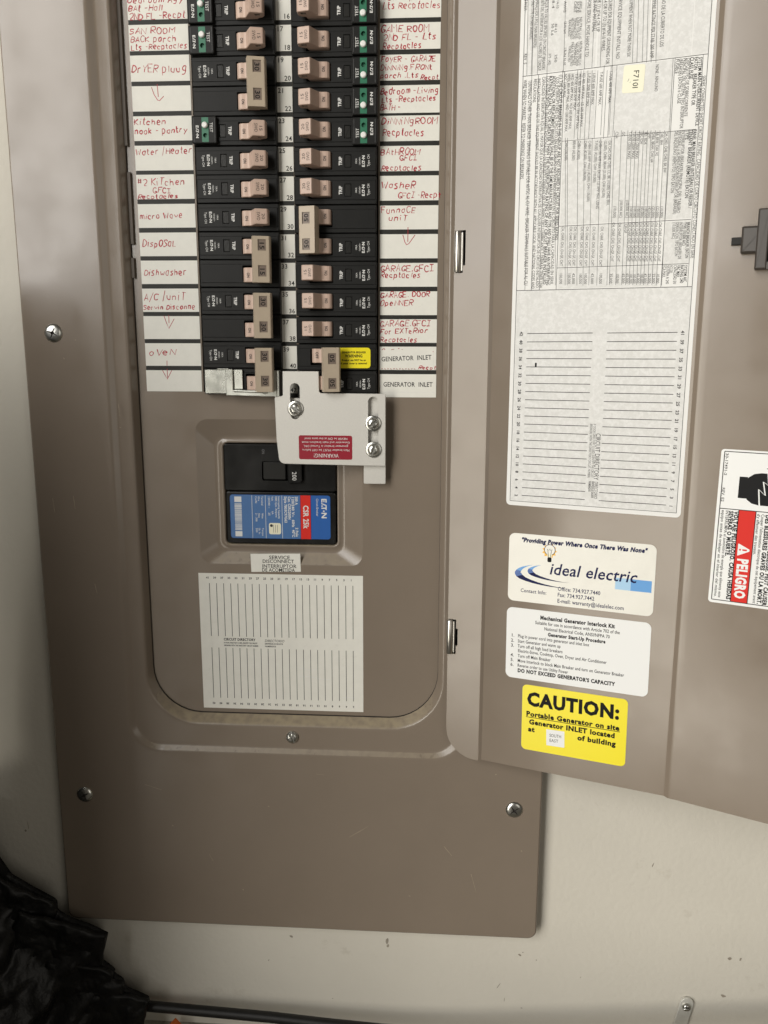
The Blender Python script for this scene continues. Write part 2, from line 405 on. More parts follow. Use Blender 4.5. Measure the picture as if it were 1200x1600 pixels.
SHEET_TEXT = [
 (162.3, 162.9, 57.3, 160.0, 2.0, 0, 'SERIES CONNECTED SHORT CIRCUIT RATING : CAPACIDAD DE CORTO CIRCUITO CONECTADO EN SERIE'),
 (159.8, 160.4, 47.0, 84.6, 2.0, 1, 'SYSTEM MAIN OVERCURRENT DEVICE'),
 (157.5, 157.4, 46.7, 73.0, 2.0, 1, 'EATON   BREAKER TYPE OR'),
 (155.1, 155.2, 46.4, 58.5, 2.0, 1, 'CLASS FUSE'),
 (153.1, 153.6, 46.7, 78.8, 1.9, 0, 'DISPOSITIVO DE SOBRECORRIENTE'),
 (151.1, 151.6, 46.5, 85.3, 1.9, 0, 'PRINCIPAL DEL SISTEMA, TIPO INTERRUPTOR'),
 (149.0, 149.4, 46.5, 71.2, 1.9, 0, '(BREAKER) EATON ó CLASE'),
 (147.0, 147.0, 46.5, 54.6, 1.9, 0, 'FUSIBLE'),
 (159.4, 159.6, 86.5, 131.0, 2.0, 1, 'PANEL MAIN BREAKER (INTEGRAL) OR FEEDER /'),
 (157.3, 157.2, 86.3, 125.1, 2.0, 1, 'TENANT BREAKER (REMOTE) EATON'),
 (155.2, 155.4, 86.2, 91.9, 2.0, 1, 'TYPE'),
 (153.1, 153.1, 86.5, 133.4, 1.9, 0, 'INTERRUPTOR (BREAKER) PRINCIPAL DEL TABLERO'),
 (151.0, 151.0, 86.3, 133.9, 1.9, 0, '(INTEGRAL) ó ALIMENTADOR/INTERRUPTOR (BREAKER)'),
 (149.0, 148.8, 86.1, 121.6, 1.9, 0, 'DEL INQUILINO (REMOTO) TIPO EATON'),
 (159.3, 159.7, 138.9, 159.9, 1.8, 1, 'BRANCH BREAKER, EATON'),
 (157.2, 157.5, 138.8, 152.5, 1.8, 1, 'TYPE (10,000 AIC)'),
 (155.1, 155.5, 138.7, 160.3, 1.8, 0, 'INTERRUPTOR (BREAKER) DE'),
 (153.0, 153.4, 138.6, 158.5, 1.8, 0, 'DERIVACION, TIPO EATON'),
 (151.0, 151.2, 138.5, 148.3, 1.8, 0, '(10,000 AIC)'),
 (159.4, 159.6, 163.9, 173.9, 1.8, 1, 'SYSTEM AIC'),
 (157.3, 157.6, 163.8, 174.5, 1.8, 1, 'RATING 240'),
 (155.3, 155.3, 163.8, 171.2, 1.8, 1, 'VAC MAX.'),
 (153.3, 153.6, 163.7, 174.9, 1.8, 0, 'CAPACIDAD EN'),
 (151.2, 151.0, 163.6, 168.6, 1.8, 0, 'ACI DEL'),
 (149.0, 149.3, 163.6, 174.8, 1.8, 0, 'SISTEMA A 240'),
 (147.0, 147.0, 163.5, 171.0, 1.8, 0, 'VCA MAX.'),
 (143.4, 143.7, 86.3, 109.5, 1.7, 0, 'CH, CHO, CHB, CHB3, BR, BW'),
 (143.4, 143.4, 128.8, 135.7, 1.7, 0, '(10,000)'),
 (143.1, 143.5, 138.2, 161.3, 1.7, 0, 'CH, CHAF, CH3, CH-GF, CHT'),
 (143.5, 143.6, 168.4, 174.3, 1.7, 0, '10,000'),
 (140.8, 140.9, 86.1, 93.5, 1.7, 0, 'CHB2, BRH'),
 (140.9, 140.9, 128.6, 135.5, 1.7, 0, '(22,000)'),
 (140.6, 141.0, 138.1, 161.2, 1.7, 0, 'CH, CHAF, CH3, CH-GF, CHT'),
 (141.0, 141.1, 168.3, 174.3, 1.7, 0, '22,000'),
 (138.2, 138.4, 85.9, 99.6, 1.7, 0, 'GB, BRW, CHH, H2'),
 (138.4, 138.4, 128.5, 135.4, 1.7, 0, '(25,000)'),
 (138.1, 138.5, 138.0, 161.2, 1.7, 0, 'CH, CHAF, CH3, CH-GF, CHT'),
 (138.5, 138.6, 168.2, 174.2, 1.7, 0, '25,000'),
 (135.7, 135.8, 85.7, 103.1, 1.7, 0, 'CHBA, BRHH, CHH, H4'),
 (136.0, 135.9, 128.3, 135.3, 1.7, 0, '(42,000)'),
 (135.6, 136.0, 137.8, 161.1, 1.7, 0, 'CH, CHAF, CH3, CH-GF, CHT'),
 (135.9, 136.1, 168.2, 174.1, 1.7, 0, '42,000'),
 (133.6, 133.7, 85.5, 89.2, 1.7, 0, 'CHH'),
 (134.0, 134.0, 128.2, 135.2, 1.7, 0, '(100,000)'),
 (133.7, 134.0, 137.7, 161.0, 1.7, 0, 'CH, CHAF, CH3, CH-GF, CHT'),
 (134.0, 134.1, 168.1, 174.1, 1.7, 0, '100,000'),
 (131.4, 131.5, 85.3, 92.7, 1.7, 0, 'BD, BDK'),
 (131.9, 131.8, 128.1, 135.0, 1.7, 0, '(65,000)'),
 (131.5, 131.8, 137.6, 160.9, 1.7, 0, 'CH, CHAF, CH3, CH-GF, CHT'),
 (131.8, 131.9, 168.0, 174.0, 1.7, 0, '65,000'),
 (129.0, 129.1, 85.1, 91.9, 1.7, 0, 'EDC, EDH'),
 (129.6, 129.5, 128.0, 134.9, 1.7, 0, '(100,000)'),
 (129.2, 129.5, 137.5, 160.8, 1.7, 0, 'CH, CHAF, CH3, CH-GF, CHT'),
 (129.5, 129.6, 168.0, 174.0, 1.7, 0, '100,000'),
 (126.7, 126.8, 84.9, 100.3, 1.7, 0, 'T-FUSE (200A MAX)'),
 (127.4, 127.4, 127.8, 134.8, 1.7, 0, '(100,000)'),
 (127.1, 127.3, 137.4, 160.8, 1.7, 0, 'CH, CHAF, CH3, CH-GF, CHT'),
 (127.3, 127.4, 167.9, 173.9, 1.7, 0, '100,000'),
 (124.5, 124.6, 84.7, 100.1, 1.7, 0, 'T-FUSE (200A MAX)'),
 (125.2, 125.2, 127.7, 134.7, 1.7, 0, '(100,000)'),
 (124.9, 125.1, 137.3, 160.7, 1.7, 0, 'CH, CHAF, CH3, CH-GF, CHT'),
 (125.1, 125.2, 167.8, 173.9, 1.7, 0, '65,000'),
 (122.1, 122.1, 84.4, 99.9, 1.7, 0, 'T-FUSE (200A MAX)'),
 (122.7, 122.9, 123.9, 134.6, 1.7, 0, '(100,000 AIC)'),
 (122.6, 122.7, 138.0, 143.6, 1.7, 0, 'CH-GF'),
 (122.7, 122.8, 167.8, 173.8, 1.7, 0, '65,000'),
 (118.2, 118.2, 84.1, 86.8, 1.7, 0, 'GC'),
 (119.0, 119.2, 123.6, 134.4, 1.7, 0, '(100,000 AIC)'),
 (118.8, 119.1, 137.0, 160.5, 1.7, 0, 'CH, CHAF, CH3, CH-GF, CHT'),
 (119.0, 119.1, 167.7, 173.7, 1.7, 0, '100,000'),
 (114.2, 114.2, 83.7, 87.5, 1.7, 0, 'CSH'),
 (115.4, 115.3, 127.1, 134.2, 1.7, 0, '(10,000)'),
 (115.0, 115.2, 136.8, 160.3, 1.7, 0, 'CH, CHAF, CH3, CH-GF, CHT'),
 (115.1, 115.2, 167.5, 173.6, 1.7, 0, '35,000'),
 (108.1, 108.2, 138.9, 162.7, 1.7, 0, 'CH, CHAF, CH3, CH-GF, CHT'),
 (103.1, 103.2, 138.7, 162.5, 1.7, 0, 'CH, CHAF, CH3, CH-GF, CHT'),
 (98.9, 98.9, 138.5, 162.4, 1.7, 0, 'CH, CHAF, CH3, CH-GF, CHT'),
 (95.7, 95.7, 138.3, 162.3, 1.7, 0, 'CH, CHAF, CH3, CH-GF, CHT'),
 (91.3, 91.3, 138.1, 162.1, 1.7, 0, 'CH, CHAF, CH3, CH-GF, CHT'),
 (88.6, 88.6, 138.0, 162.0, 1.7, 0, 'CH, CHAF, CH3, CH-GF, CHT'),
 (83.5, 83.4, 137.7, 161.9, 1.7, 0, 'CH, CHAF, CH3, CH-GF, CHT'),
 (108.7, 108.7, 167.1, 173.8, 1.7, 0, '100,000'),
 (103.4, 103.5, 167.0, 173.7, 1.7, 0, '42,000'),
 (99.2, 99.2, 166.8, 173.6, 1.7, 0, '100,000'),
 (96.0, 96.1, 166.8, 173.5, 1.7, 0, '100,000'),
 (91.5, 91.6, 166.6, 173.4, 1.7, 0, '42,000'),
 (88.8, 88.9, 166.5, 173.3, 1.7, 0, '100,000'),
 (83.4, 83.4, 166.4, 173.2, 1.7, 0, '100,000'),
 (110.2, 111.0, 88.5, 126.5, 1.7, 0, 'CH, CHO, CHB, CHB3, CC, BR, (10,000); CHB2, BRH,'),
 (107.7, 108.0, 88.3, 121.8, 1.7, 0, '(22,000); CHBA, BRHH (25,000); CHH (42,000)'),
 (104.6, 104.5, 88.0, 128.1, 1.7, 0, 'CHBH (100 AMP MAX. EXCEPT 125 AMP MAX. USING'),
 (102.1, 102.0, 87.8, 112.4, 1.7, 0, 'T-FUSE) (42,000); CHH (100,000)'),
 (98.0, 98.7, 87.5, 123.5, 1.7, 0, 'CHBH (100 AMP MAX.) (42,000); CHH (100,000)'),
 (95.4, 95.9, 87.3, 110.8, 1.7, 0, 'CHBH (42,000) ; CHH (100,000)'),
 (91.6, 91.4, 86.9, 98.1, 1.7, 0, 'CHBH (42,000)'),
 (88.4, 88.3, 86.7, 98.4, 1.7, 0, 'BRHH (42,000)'),
 (83.6, 83.6, 86.3, 98.0, 1.7, 0, 'CHH (100,000)'),
 (108.9, 108.8, 48.7, 67.1, 1.7, 0, '1-FUSE 400 AMP MAX.'),
 (103.2, 103.0, 48.6, 67.6, 1.7, 0, 'T-FUSE 600 AMP MAX.'),
 (98.7, 98.5, 48.6, 67.1, 1.7, 0, '1-FUSE 600 AMP MAX.'),
 (95.8, 95.6, 48.6, 67.9, 1.7, 0, 'L-FUSE 2000 AMP MAX.'),
 (92.6, 92.2, 48.2, 79.4, 1.7, 0, 'KD 400 AMP MAX. : LD 600 AMP MAX.'),
 (90.2, 89.8, 48.2, 80.3, 1.7, 0, 'MDL 800 AMP MAX. ND 1200 AMP MAX.'),
 (88.0, 87.7, 47.9, 69.3, 1.7, 0, 'T-FUSE 1200 AMP MAX.'),
 (85.7, 85.3, 47.7, 79.9, 1.7, 0, 'HKD 400 AMP MAX.; HLD 600 AMP MAX.'),
 (83.5, 82.9, 47.4, 81.3, 1.7, 0, 'HMDL 800 AMP MAX. HND 1200 AMP MAX.'),
 (81.2, 80.9, 47.4, 61.1, 1.7, 0, 'NDC 1200A MAX.'),
 (78.6, 79.6, 47.4, 146.3, 2.0, 1, '(1) THE CIRCUIT BREAKERS IN THIS GROUP ARE NOT REQUIRED IN CIRCUIT FOR SERIES RATING.'),
 (76.5, 77.6, 48.6, 173.6, 1.9, 0, 'LOS INTERRUPTORES DE CIRCUITO EN ESTE GRUPO NO SON REQUERIDOS EN EL CIRCUITO PARA LA CAPACIDAD EN SERIE.'),
 (74.2, 75.1, 47.7, 173.8, 2.0, 1, 'ADDITIONAL OR REPLACEMENT BREAKERS SHALL BE OF THE SAME MANUFACTURER AND TYPE AND SHALL HAVE AN INTERRUPTING'),
 (72.0, 72.8, 47.4, 173.8, 2.0, 1, 'RATING EQUAL TO OR GREATER THAN THE INTERRUPTING RATING OF ANY CIRCUIT BREAKER INSTALLED.'),
 (69.8, 70.6, 47.4, 175.4, 1.9, 0, 'LOS INTERRUPTORES (BREAKERS) ADICIONALES ó DE REPUESTO DEBERAN SER DEL MISMO TIPO U FABRICANTE Y DEBERAN TENER UNA'),
 (67.6, 68.2, 47.4, 175.6, 1.9, 0, 'CAPACIDAD INTERRUPTIVA EQUAL ó MAYOR QUE LA CAPACIDAD INTERRUPTIVA DE CUALQUIER INTERRUPTOR DE CIRCUITO INSTALADO.'),
 (64.7, 65.4, 48.1, 175.8, 1.9, 0, 'INSTALLATION AND USE OF THIS EQUIPMENT SHOULD BE IN ACCORDANCE WITH ALL APPLICABLE LOCAL AND NATIONAL CODES AND'),
 (59.1, 60.5, 48.4, 173.5, 2.3, 0, 'TERMINALS OTHER THAN BREAKER TERMINALS SUITABLE FOR 60/75C AL-CU WIRE.  BREAKER TERMINALS SUITABLE FOR AL-CU'),
 (55.9, 55.6, 48.0, 107.5, 2.3, 0, 'WIRE WHEN SO MARKED.  REFER TO MARKINGS ON BREAKERS.'),
 (62.4, 62.1, 48.1, 62.2, 1.9, 0, 'REGULATIONS.'),
 (55.6, 55.5, 32.6, 38.9, 1.9, 0, 'REV. 5'),
 (54.9, 54.7, -1.6, 8.0, 1.9, 0, 'MADE IN EUA'),
 (59.3, 58.8, 0.0, 24.8, 1.9, 0, 'USE ONLY TYPE CH MAIN BREAKERS)'),
 (61.9, 61.4, 0.4, 29.9, 1.9, 0, 'TERMINALS FOR 3 POLE MAIN BREAKERS)'),
 (67.9, 67.2, 1.3, 43.4, 1.9, 0, 'TORQUE TO VALUES SPECIFIED ON CIRCUIT BREAKERS'),
 (65.4, 64.7, 0.9, 43.7, 1.9, 0, 'APRIETE DEL INTERRUPTOR A LOS VALORES DE TORQUE'),
 (94.0, 93.8, 5.0, 39.1, 2.1, 0, 'BEFORE SERVICE, MOVE HANDLE TO'),
 (99.9, 99.8, 5.9, 25.8, 2.1, 0, 'FOR (1) #14-4 OR UP'),
 (97.5, 97.4, 5.5, 25.5, 2.1, 0, 'SIZE AND MATERIAL'),
 (106.5, 106.5, 6.8, 44.6, 2.1, 0, 'REQUIRED FOR EQUIPMENT GROUNDING FOR'),
 (103.6, 103.5, 6.4, 37.2, 2.1, 0, '14-4 OR UP TO (3) #14-10 WIRES.'),
 (112.4, 112.4, 7.7, 42.4, 2.1, 0, 'SERVICE EQUIPMENT INSTALL NO'),
 (118.7, 118.8, 8.6, 42.1, 2.1, 0, 'EQUIPMENT WHEN NOT MORE THAN SIX'),
 (131.9, 132.2, 10.5, 44.2, 2.1, 0, 'AMPERE RATINGS PER STAB: 200 AMP'),
 (137.2, 137.5, 11.2, 38.8, 2.1, 0, 'ADO DE LA CUBIERTO DE LOS'),
 (135.7, 135.9, 48.2, 63.1, 1.8, 0, 'NONE : NINGUNO'),
 (89.3, 89.2, 16.2, 28.6, 1.5, 0, 'NEUTRAL LUG'),
 (87.6, 87.5, 16.0, 27.9, 1.5, 0, 'SCREW TORQUE'),
 (85.9, 85.8, 16.2, 28.2, 1.5, 0, 'TERMINALES DEL'),
 (84.2, 84.1, 16.0, 28.0, 1.5, 0, 'NEUTRO TORNILLO'),
 (82.6, 82.5, 16.8, 26.2, 1.5, 0, 'RANURADO'),
 (79.8, 79.7, 17.5, 24.3, 1.5, 0, 'LB-IN N-M'),
 (89.9, 89.8, 29.8, 43.4, 1.5, 0, 'NEUTRAL WIRE LUG'),
 (88.2, 88.1, 29.9, 43.7, 1.5, 0, 'LUG HEX SCREW'),
 (86.6, 86.5, 30.4, 43.0, 1.5, 0, 'TERMINALES'),
 (84.8, 84.7, 29.7, 43.3, 1.5, 0, 'PARA EL NEUTRO'),
 (83.2, 83.1, 31.5, 41.0, 1.5, 0, 'TORNILLO HEX'),
 (80.4, 80.3, 32.3, 42.3, 1.5, 0, 'LB-IN N-M'),
 (88.9, 88.8, 7.4, 13.5, 1.5, 0, 'AWG #'),
 (87.2, 87.1, 7.1, 13.8, 1.5, 0, 'SIZE'),
 (85.5, 85.5, 6.9, 13.1, 1.5, 0, 'CABLE'),
 (79.3, 79.2, 6.0, 12.4, 1.5, 0, 'AWG'),
 (74.1, 74.0, 17.8, 23.0, 1.5, 0, '40 4.5'),
 (72.1, 72.0, 17.5, 24.4, 1.5, 0, '50 5.6'),
 (74.8, 74.7, 35.3, 40.0, 1.5, 0, '250'),
 (71.0, 70.9, 34.3, 41.2, 1.5, 0, '375 (42)'),
 (74.7, 74.6, 4.8, 9.5, 1.5, 0, '14-10'),
 (72.0, 72.0, 4.5, 9.1, 1.5, 0, '8-4'),
]
SHEET_LINES = [
 (142.1, 85.5, 142.8, 175.2),
 (139.5, 85.3, 140.2, 175.2),
 (136.9, 85.0, 137.7, 175.1),
 (134.3, 84.8, 135.2, 175.1),
 (132.3, 84.6, 133.2, 175.0),
 (130.0, 84.4, 131.0, 174.9),
 (127.7, 84.2, 128.7, 174.9),
 (125.4, 84.0, 126.5, 174.8),
 (123.1, 83.8, 124.3, 174.8),
 (120.7, 83.6, 121.9, 174.7),
 (116.8, 83.2, 118.2, 174.6),
 (112.8, 82.9, 114.3, 174.5),
 (144.8, 85.2, 146.0, 175.5),
 (111.1, 87.0, 112.8, 174.7),
 (104.6, 86.4, 106.5, 174.6),
 (99.4, 86.0, 101.5, 174.5),
 (94.5, 85.6, 97.8, 174.4),
 (90.5, 85.2, 93.9, 174.3),
 (84.0, 84.6, 87.7, 174.1),
 (82.7, 84.5, 86.4, 174.1),
 (76.1, 84.0, 80.0, 173.9),
 (106.5, 48.1, 106.2, 87.1),
 (100.9, 47.5, 100.5, 86.6),
 (97.5, 47.1, 97.1, 86.3),
 (94.9, 46.8, 94.5, 86.1),
 (92.4, 46.5, 91.9, 85.9),
 (90.7, 46.3, 90.2, 85.7),
 (88.6, 46.1, 88.1, 85.6),
 (79.4, 45.1, 78.8, 84.7),
 (109.7, 45.7, 109.5, 85.2),
 (104.6, 45.1, 104.4, 84.8),
 (120.2, 8.8, 121.2, 45.5),
 (122.8, 9.1, 123.8, 45.8),
 (125.8, 9.6, 126.9, 46.1),
 (128.3, 9.9, 129.4, 46.4),
 (130.9, 10.3, 132.0, 46.7),
 (133.6, 10.7, 134.8, 47.1),
 (56.1, 0.6, 56.8, 46.0),
 (59.5, 1.1, 60.2, 45.3),
 (62.8, 1.6, 63.5, 45.7),
 (68.8, 2.5, 69.6, 46.4),
 (97.2, 6.5, 97.2, 45.8),
 (101.6, 7.1, 102.2, 45.6),
 (108.6, 8.1, 109.3, 45.6),
 (91.9, 5.8, 92.7, 45.8),
 (79.5, 4.0, 79.8, 46.5),
 (112.2, 46.0, 111.8, 86.0),
 (144.5, 45.7, 144.9, 85.2),
 (163.5, 45.4, 163.5, 45.8),
]
MARKS = [(70.9, 688.4, 1.26, 2.94, 0.1), (71.5, 693.1, 1.01, 1.68, 0), (178.2, 695.6, 1.68, 1.05, 0.5), (180.7, 693.2, 0.63, 0.42, 0), (191.7, 699.6, 0.55, 0.55, 0), (162.1, 725.0, 0.34, 2.94, 0.5), (167.1, 737.9, 0.29, 2.1, 0.0), (343.6, 690.3, 1.68, 1.68, 0), (352.0, 690.4, 0.84, 1.68, 0.2), (341.2, 724.3, 2.1, 1.26, 0.4), (227.6, 713.6, 0.42, 0.67, 0.5), (181.4, 744.9, 0.84, 0.42, 0.2), (278.7, 610.7, 0.38, 2.1, 0.3), (-225.2, 602.0, 0.84, 1.26, 0.3), (-222.7, 597.3, 0.29, 3.78, -0.1), (-8.0, 688.3, 1.68, 1.26, 0.3), (25.8, 744.9, 0.42, 0.42, 0), (-27.1, 711.5, 0.42, 0.84, 0.4)]
SCRATCHES = [(-151.0, 208.9, 1, 0.3), (-122.2, 270.8, 1.2, 0.2), (-122.4, 258.0, 9, 1.5), (-175.9, 328.9, 11, 1.5), (-160.2, 326.3, 10, 1.5), (-112.4, 552.9, 14, 0.3), (48.9, 584.9, 18, -0.6), (-21.3, 565.8, 1.2, 0), (118.8, 598.4, 10, 0.9), (89.2, 638.8, 1.4, 0.5), (-68.7, 612.2, 7, 1.1), (154.1, 532.3, 1.2, 0), (175.5, 595.9, 1.4, 1), (-148.1, 392.1, 8, 1.4), (19.3, 537.2, 6, 0.1), (-160.4, 221.9, 1.4, 0.8), (139.2, 625.2, 16, 1.3), (-98.6, 585.5, 1, 0), (-43.8, 639.5, 1.2, 1)]

# ------------------------------------------------------------------ setting: wall and ledge
mb = MB()
N = 40
xs = [-900 + i * 1900 / N for i in range(N + 1)]; ys = [-700 + i * 1475 / N for i in range(N + 1)]
# wall with the opening the panel box sits in
outer = rrect(-900, 1000, -700, 775); hole = rrect(-176, 176, -276, 652)
cap(mb, outer, 1.0, 'wall_paint', P, [hole])
rnd = random.Random(11)
for x, y, w_, l_, an in MARKS:
    q = []
    for i in range(9):
        t = 2 * math.pi * i / 9; r_ = rnd.uniform(.7, 1.2)
        a, b = w_ * r_ * math.cos(t), l_ * r_ * math.sin(t)
        q.append((x + a * math.cos(an) - b * math.sin(an), y + a * math.sin(an) + b * math.cos(an)))
    poly(mb, q, 'scuff', P, 1.06)
w = mb.build('wall'); tag(w, 'off-white painted wall round the grey-brown electrical panel', 'wall', kind='structure')
mb = MB()
prism(mb, rrect(-900, 1000, 0, 220), 0, 60, 'ledge_concrete', lambda a, b, h: (a, 768 + h, b - 8))
w = mb.build('ledge'); tag(w, 'rough dusty ledge along the foot of the wall', 'ledge', kind='structure')

# ------------------------------------------------------------------ electrical panel
panel = thing('electrical_panel', 'open grey-brown metal breaker panel with its door swung to the right', 'electrical panel', 0, 672, 1)

# cover: outer trim with a stepped, dished frame round the opening
mb = MB(); n = 10
def dish(pts, d):           # the side flanges are pulled in slightly along the screw line
    out = []
    for a, b in pts:
        out.append((a, b, 12 - (d if b < 640 else d * max(0, (672 - b) / 32))))
    return out
Ls = [at_h(rrect(-189.5, 189.5, -290, 672.5, 7, n), 1.2),
      at_h(rrect(-189.5, 189.5, -290, 672.5, 7, n), 10.6),
      at_h(rrect(-189.1, 189.1, -289.6, 672.1, 7, n), 11.5),
      at_h(rrect(-188.2, 188.2, -288.7, 671.2, 6.5, n), 12.0)]
loops(mb, Ls, 'taupe', P, True)
def rr(x, yt, yb, r, h): return at_h(rrect(-x, x, yt, yb, r, n), h)
def r2(dx, yb, r, h): return at_h(rrect(-115.2 + dx, 113.0 - dx, -225 + dx, yb, r, n), h)
Lf = [at_h(rrect(-188.2, 188.2, -288.7, 671.2, 6.5, n), 12.0), dish(rrect(-178, 178, -278, 671, 6.4, n), .05), dish(rrect(-169, 169, -272, 670.8, 6, n), .5),
      dish(rrect(-160, 160, -268, 670.5, 6, n), .1), at_h(rrect(-150, 150, -266, 670, 6, n), 12.0), rr(131, -265, 523, 25, 12), rr(129.4, -264.2, 521.9, 24.2, 11.95), rr(128.2, -263.5, 520.9, 23.5, 11.6),
      rr(125.6, -262, 518.3, 22, 9.5), rr(124.6, -261.4, 517.4, 21.4, 9.15), rr(123.4, -260.6, 516.2, 20.6, 9.0), r2(-1.0, 501.8, 40.5, 9.0), r2(0, 500.5, 40, 8.95), r2(.9, 499.4, 39.5, 8.5), r2(1.6, 498.2, 38.8, 7.2), r2(4.0, 493.6, 37.2, 1.6)]
loops(mb, Lf, 'taupe', P, True)
loops(mb, [r2(4.0, 493.6, 37.2, 1.6), r2(4.4, 493.1, 37, -1.5)], 'seam_dark', P, True)  # dark band coloured in for the contact shadow between lip and dead front
rnd = random.Random(21)
for x, y, l_, an in SCRATCHES:       # chips and light scratches in the paint
    stroke(mb, [(x + l_ * (i / 4 - .5) * math.cos(an), y + l_ * (i / 4 - .5) * math.sin(an) + rnd.uniform(-.12, .12)) for i in range(5)], .34 if l_ > 2 else .8, 'taupe_dust', P, 12.03, rnd)
cover = mb.build('cover', panel)
def lathe_ring(mb, x, y, prof, m, F, seg, mod):
    loops(mb, [[(x + r_ * mod(k, 2 * math.pi * i / seg) * math.cos(2 * math.pi * i / seg), y + r_ * mod(k, 2 * math.pi * i / seg) * math.sin(2 * math.pi * i / seg), h_) for i in range(seg)] for k, (r_, h_) in enumerate(prof)], m, F, True)
def screw_phillips(x, y, h, parent, r=6.6, F=P, rot=.4):
    mb = MB()
    arm = lambda t: .30 + .70 * abs(math.cos(2 * (t - rot))) ** 14      # cross-shaped recess
    cross = lambda k, t: arm(t) if k >= 5 else 1
    lathe_ring(mb, x, y, [(r, h), (r, h + .5), (r * .93, h + 1.2), (r * .8, h + 1.8), (r * .66, h + 2.2), (r * .62, h + 2.3)], 'chrome', F, 64, cross)
    lathe(mb, x, y, [(r * .62, h + 2.3), (r * .52, h + 1.3), (r * .2, h + .8)], 'seam_dark', F, 64, True, lambda k, t: arm(t))
    return mb.build('screw', parent)
def screw_slot(x, y, h, parent, r=5.0, F=P, rot=.5, washer=0, name='screw'):
    mb = MB()
    if washer: lathe(mb, x, y, [(washer, h), (washer, h + .7), (washer * .95, h + 1.0), (r * .9, h + 1.0)], 'chrome', F, 32)
    h += washer and .9
    lathe(mb, x, y, [(r, h), (r, h + 1.3), (r * .9, h + 1.7)], 'chrome', F, 32)
    for sg in (0, math.pi):      # two half domes leave the slot between them
        g = .75
        a0 = math.asin(g / (r * .88))
        def half(rad):
            a1 = math.asin(min(.9, g / rad)); return [(x + rad * math.cos(rot + sg + a1 + (math.pi - 2 * a1) * i / 10), y + rad * math.sin(rot + sg + a1 + (math.pi - 2 * a1) * i / 10)) for i in range(11)]
        loops(mb, [at_h(half(r * .88), h + 1.6), at_h(half(r * .86), h + 2.1), at_h(half(r * .66), h + 2.7), at_h(half(r * .4), h + 2.9)], 'chrome', F, True)
        cap(mb, half(r * .4), h + 2.9, 'chrome', F)
    return mb.build(name, parent)
for x, y, rt in ((-166.8, 204.2, .4), (-168.2, 561.2, 1.1), (168.8, 561.2, .9), (166.8, 204.2, .2)):
    screw_phillips(x, y, 11.5 if abs(x) > 100 else 12, cover, rot=rt)
screw_slot(-2.2, 508.2, 9.1, cover, 4.7, rot=1.1)
# foam tabs along the left lip
mb = MB()
for y0, y1, dx in ((-40, 78, 0), (95, 143, .7), (152, 166, .1)): box(mb, -111.6 + dx, -109.2 + dx, y0, y1, 1.0, 2.3, 'liner_grey', bev=.3)
mb.build('lip_liner', cover)

# interior panel (dead front)
mb = MB(); n = 8
bo = rrect(-70.8, 51.8, 265.3, 374.0, 9, n)
hl = rrect(-63.3, -5.3, -150, 245.8); hr = rrect(7.0, 63.4, -150, 249.0)
cap(mb, rrect(-117, 116, -228, 503, 30, n), 0, 'taupe', P, [hl, hr, bo])
for hh in (hl, hr): bridge(mb, at_h(hh, 0), at_h(hh, -9), 'taupe')
b1 = rrect(-69.6, 50.6, 266.4, 372.9, 9, n); b2 = rrect(-59.4, 38.4, 277.6, 366.2, 8, n); b3 = rrect(-58.2, 37.2, 278.7, 365.2, 8, n)
b4 = rrect(-55.0, 35.0, 281.0, 362.6, 6, n); b5 = rrect(-54.0, 34.2, 281.8, 361.6, 5, n); b6 = rrect(-52.2, 32.6, 283.0, 360.0, 4, n)
loops(mb, [at_h(bo, 0), at_h(b1, -.5), at_h(b2, -5.6), at_h(b3, -6.0), at_h(b4, -6.0), at_h(b5, -5.3), at_h(b6, -5.3), at_h(b6, -14)], 'taupe', P, True)
dead = mb.build('interior_panel', panel)
mb = MB(); cap(mb, rrect(-117, 116, -228, 503, 30, n), -14.5, 'dark_inside')
mb.build('enclosure_interior', panel)

# directory strips with a card per circuit
T3 = 1.5
def strip(x0, x1, ys, cards, off, label, names):
    mb = MB(); box(mb, x0, x1, -15.8 + off, ys, 0, .18, 'label_bar', back=False)
    st = mb.build('label_strip', panel, label=label)
    rnd = random.Random(int(x0) + 500)
    for k in range(14):
        y0 = 19.05 * (k - 1) + T3 + off; y1 = 19.05 * k - T3 + off
        if k == 13: y1 = ys
        mb = MB()
        dx = rnd.uniform(-.12, .12)
        box(mb, x0 - .1 + dx, x1 + .1 + dx, y0 + rnd.uniform(-.2, .2), y1 + rnd.uniform(-.2, .2), .16, .30, 'label_paper', back=False)
        for it in cards.get(k, ()):
            if it[0] == 'p':
                F = offset_frame(P, x0 + it[1], y0 + it[2], R(it[6] if len(it) > 6 else 0))
                text(mb, it[5], 0, 0, 0, it[3], 'ink_soft', F, .36, fit=it[4], bold=3)
            elif it[0] == 's':
                stroke(mb, [(x0 + a, y0 + b) for a, b in it[2]], it[1], it[3] if len(it) > 3 else 'ink_red', P, .36)
            elif it[0] == 'x':
                box(mb, x0 + it[1], x0 + it[3], y0 + it[2], y0 + it[4], .30, .37, it[5], back=False)
            else:
                hand(mb, it[4], x0 + it[0], y0 + it[1], it[2], it[3], F=P, h=.36, w=.62, slope=rnd.uniform(-.03, .01), rnd=rnd, clip=(y0 + .2 if k else -99, y1 - .1))
        mb.build('label_card', st, label=names[k])
    return st
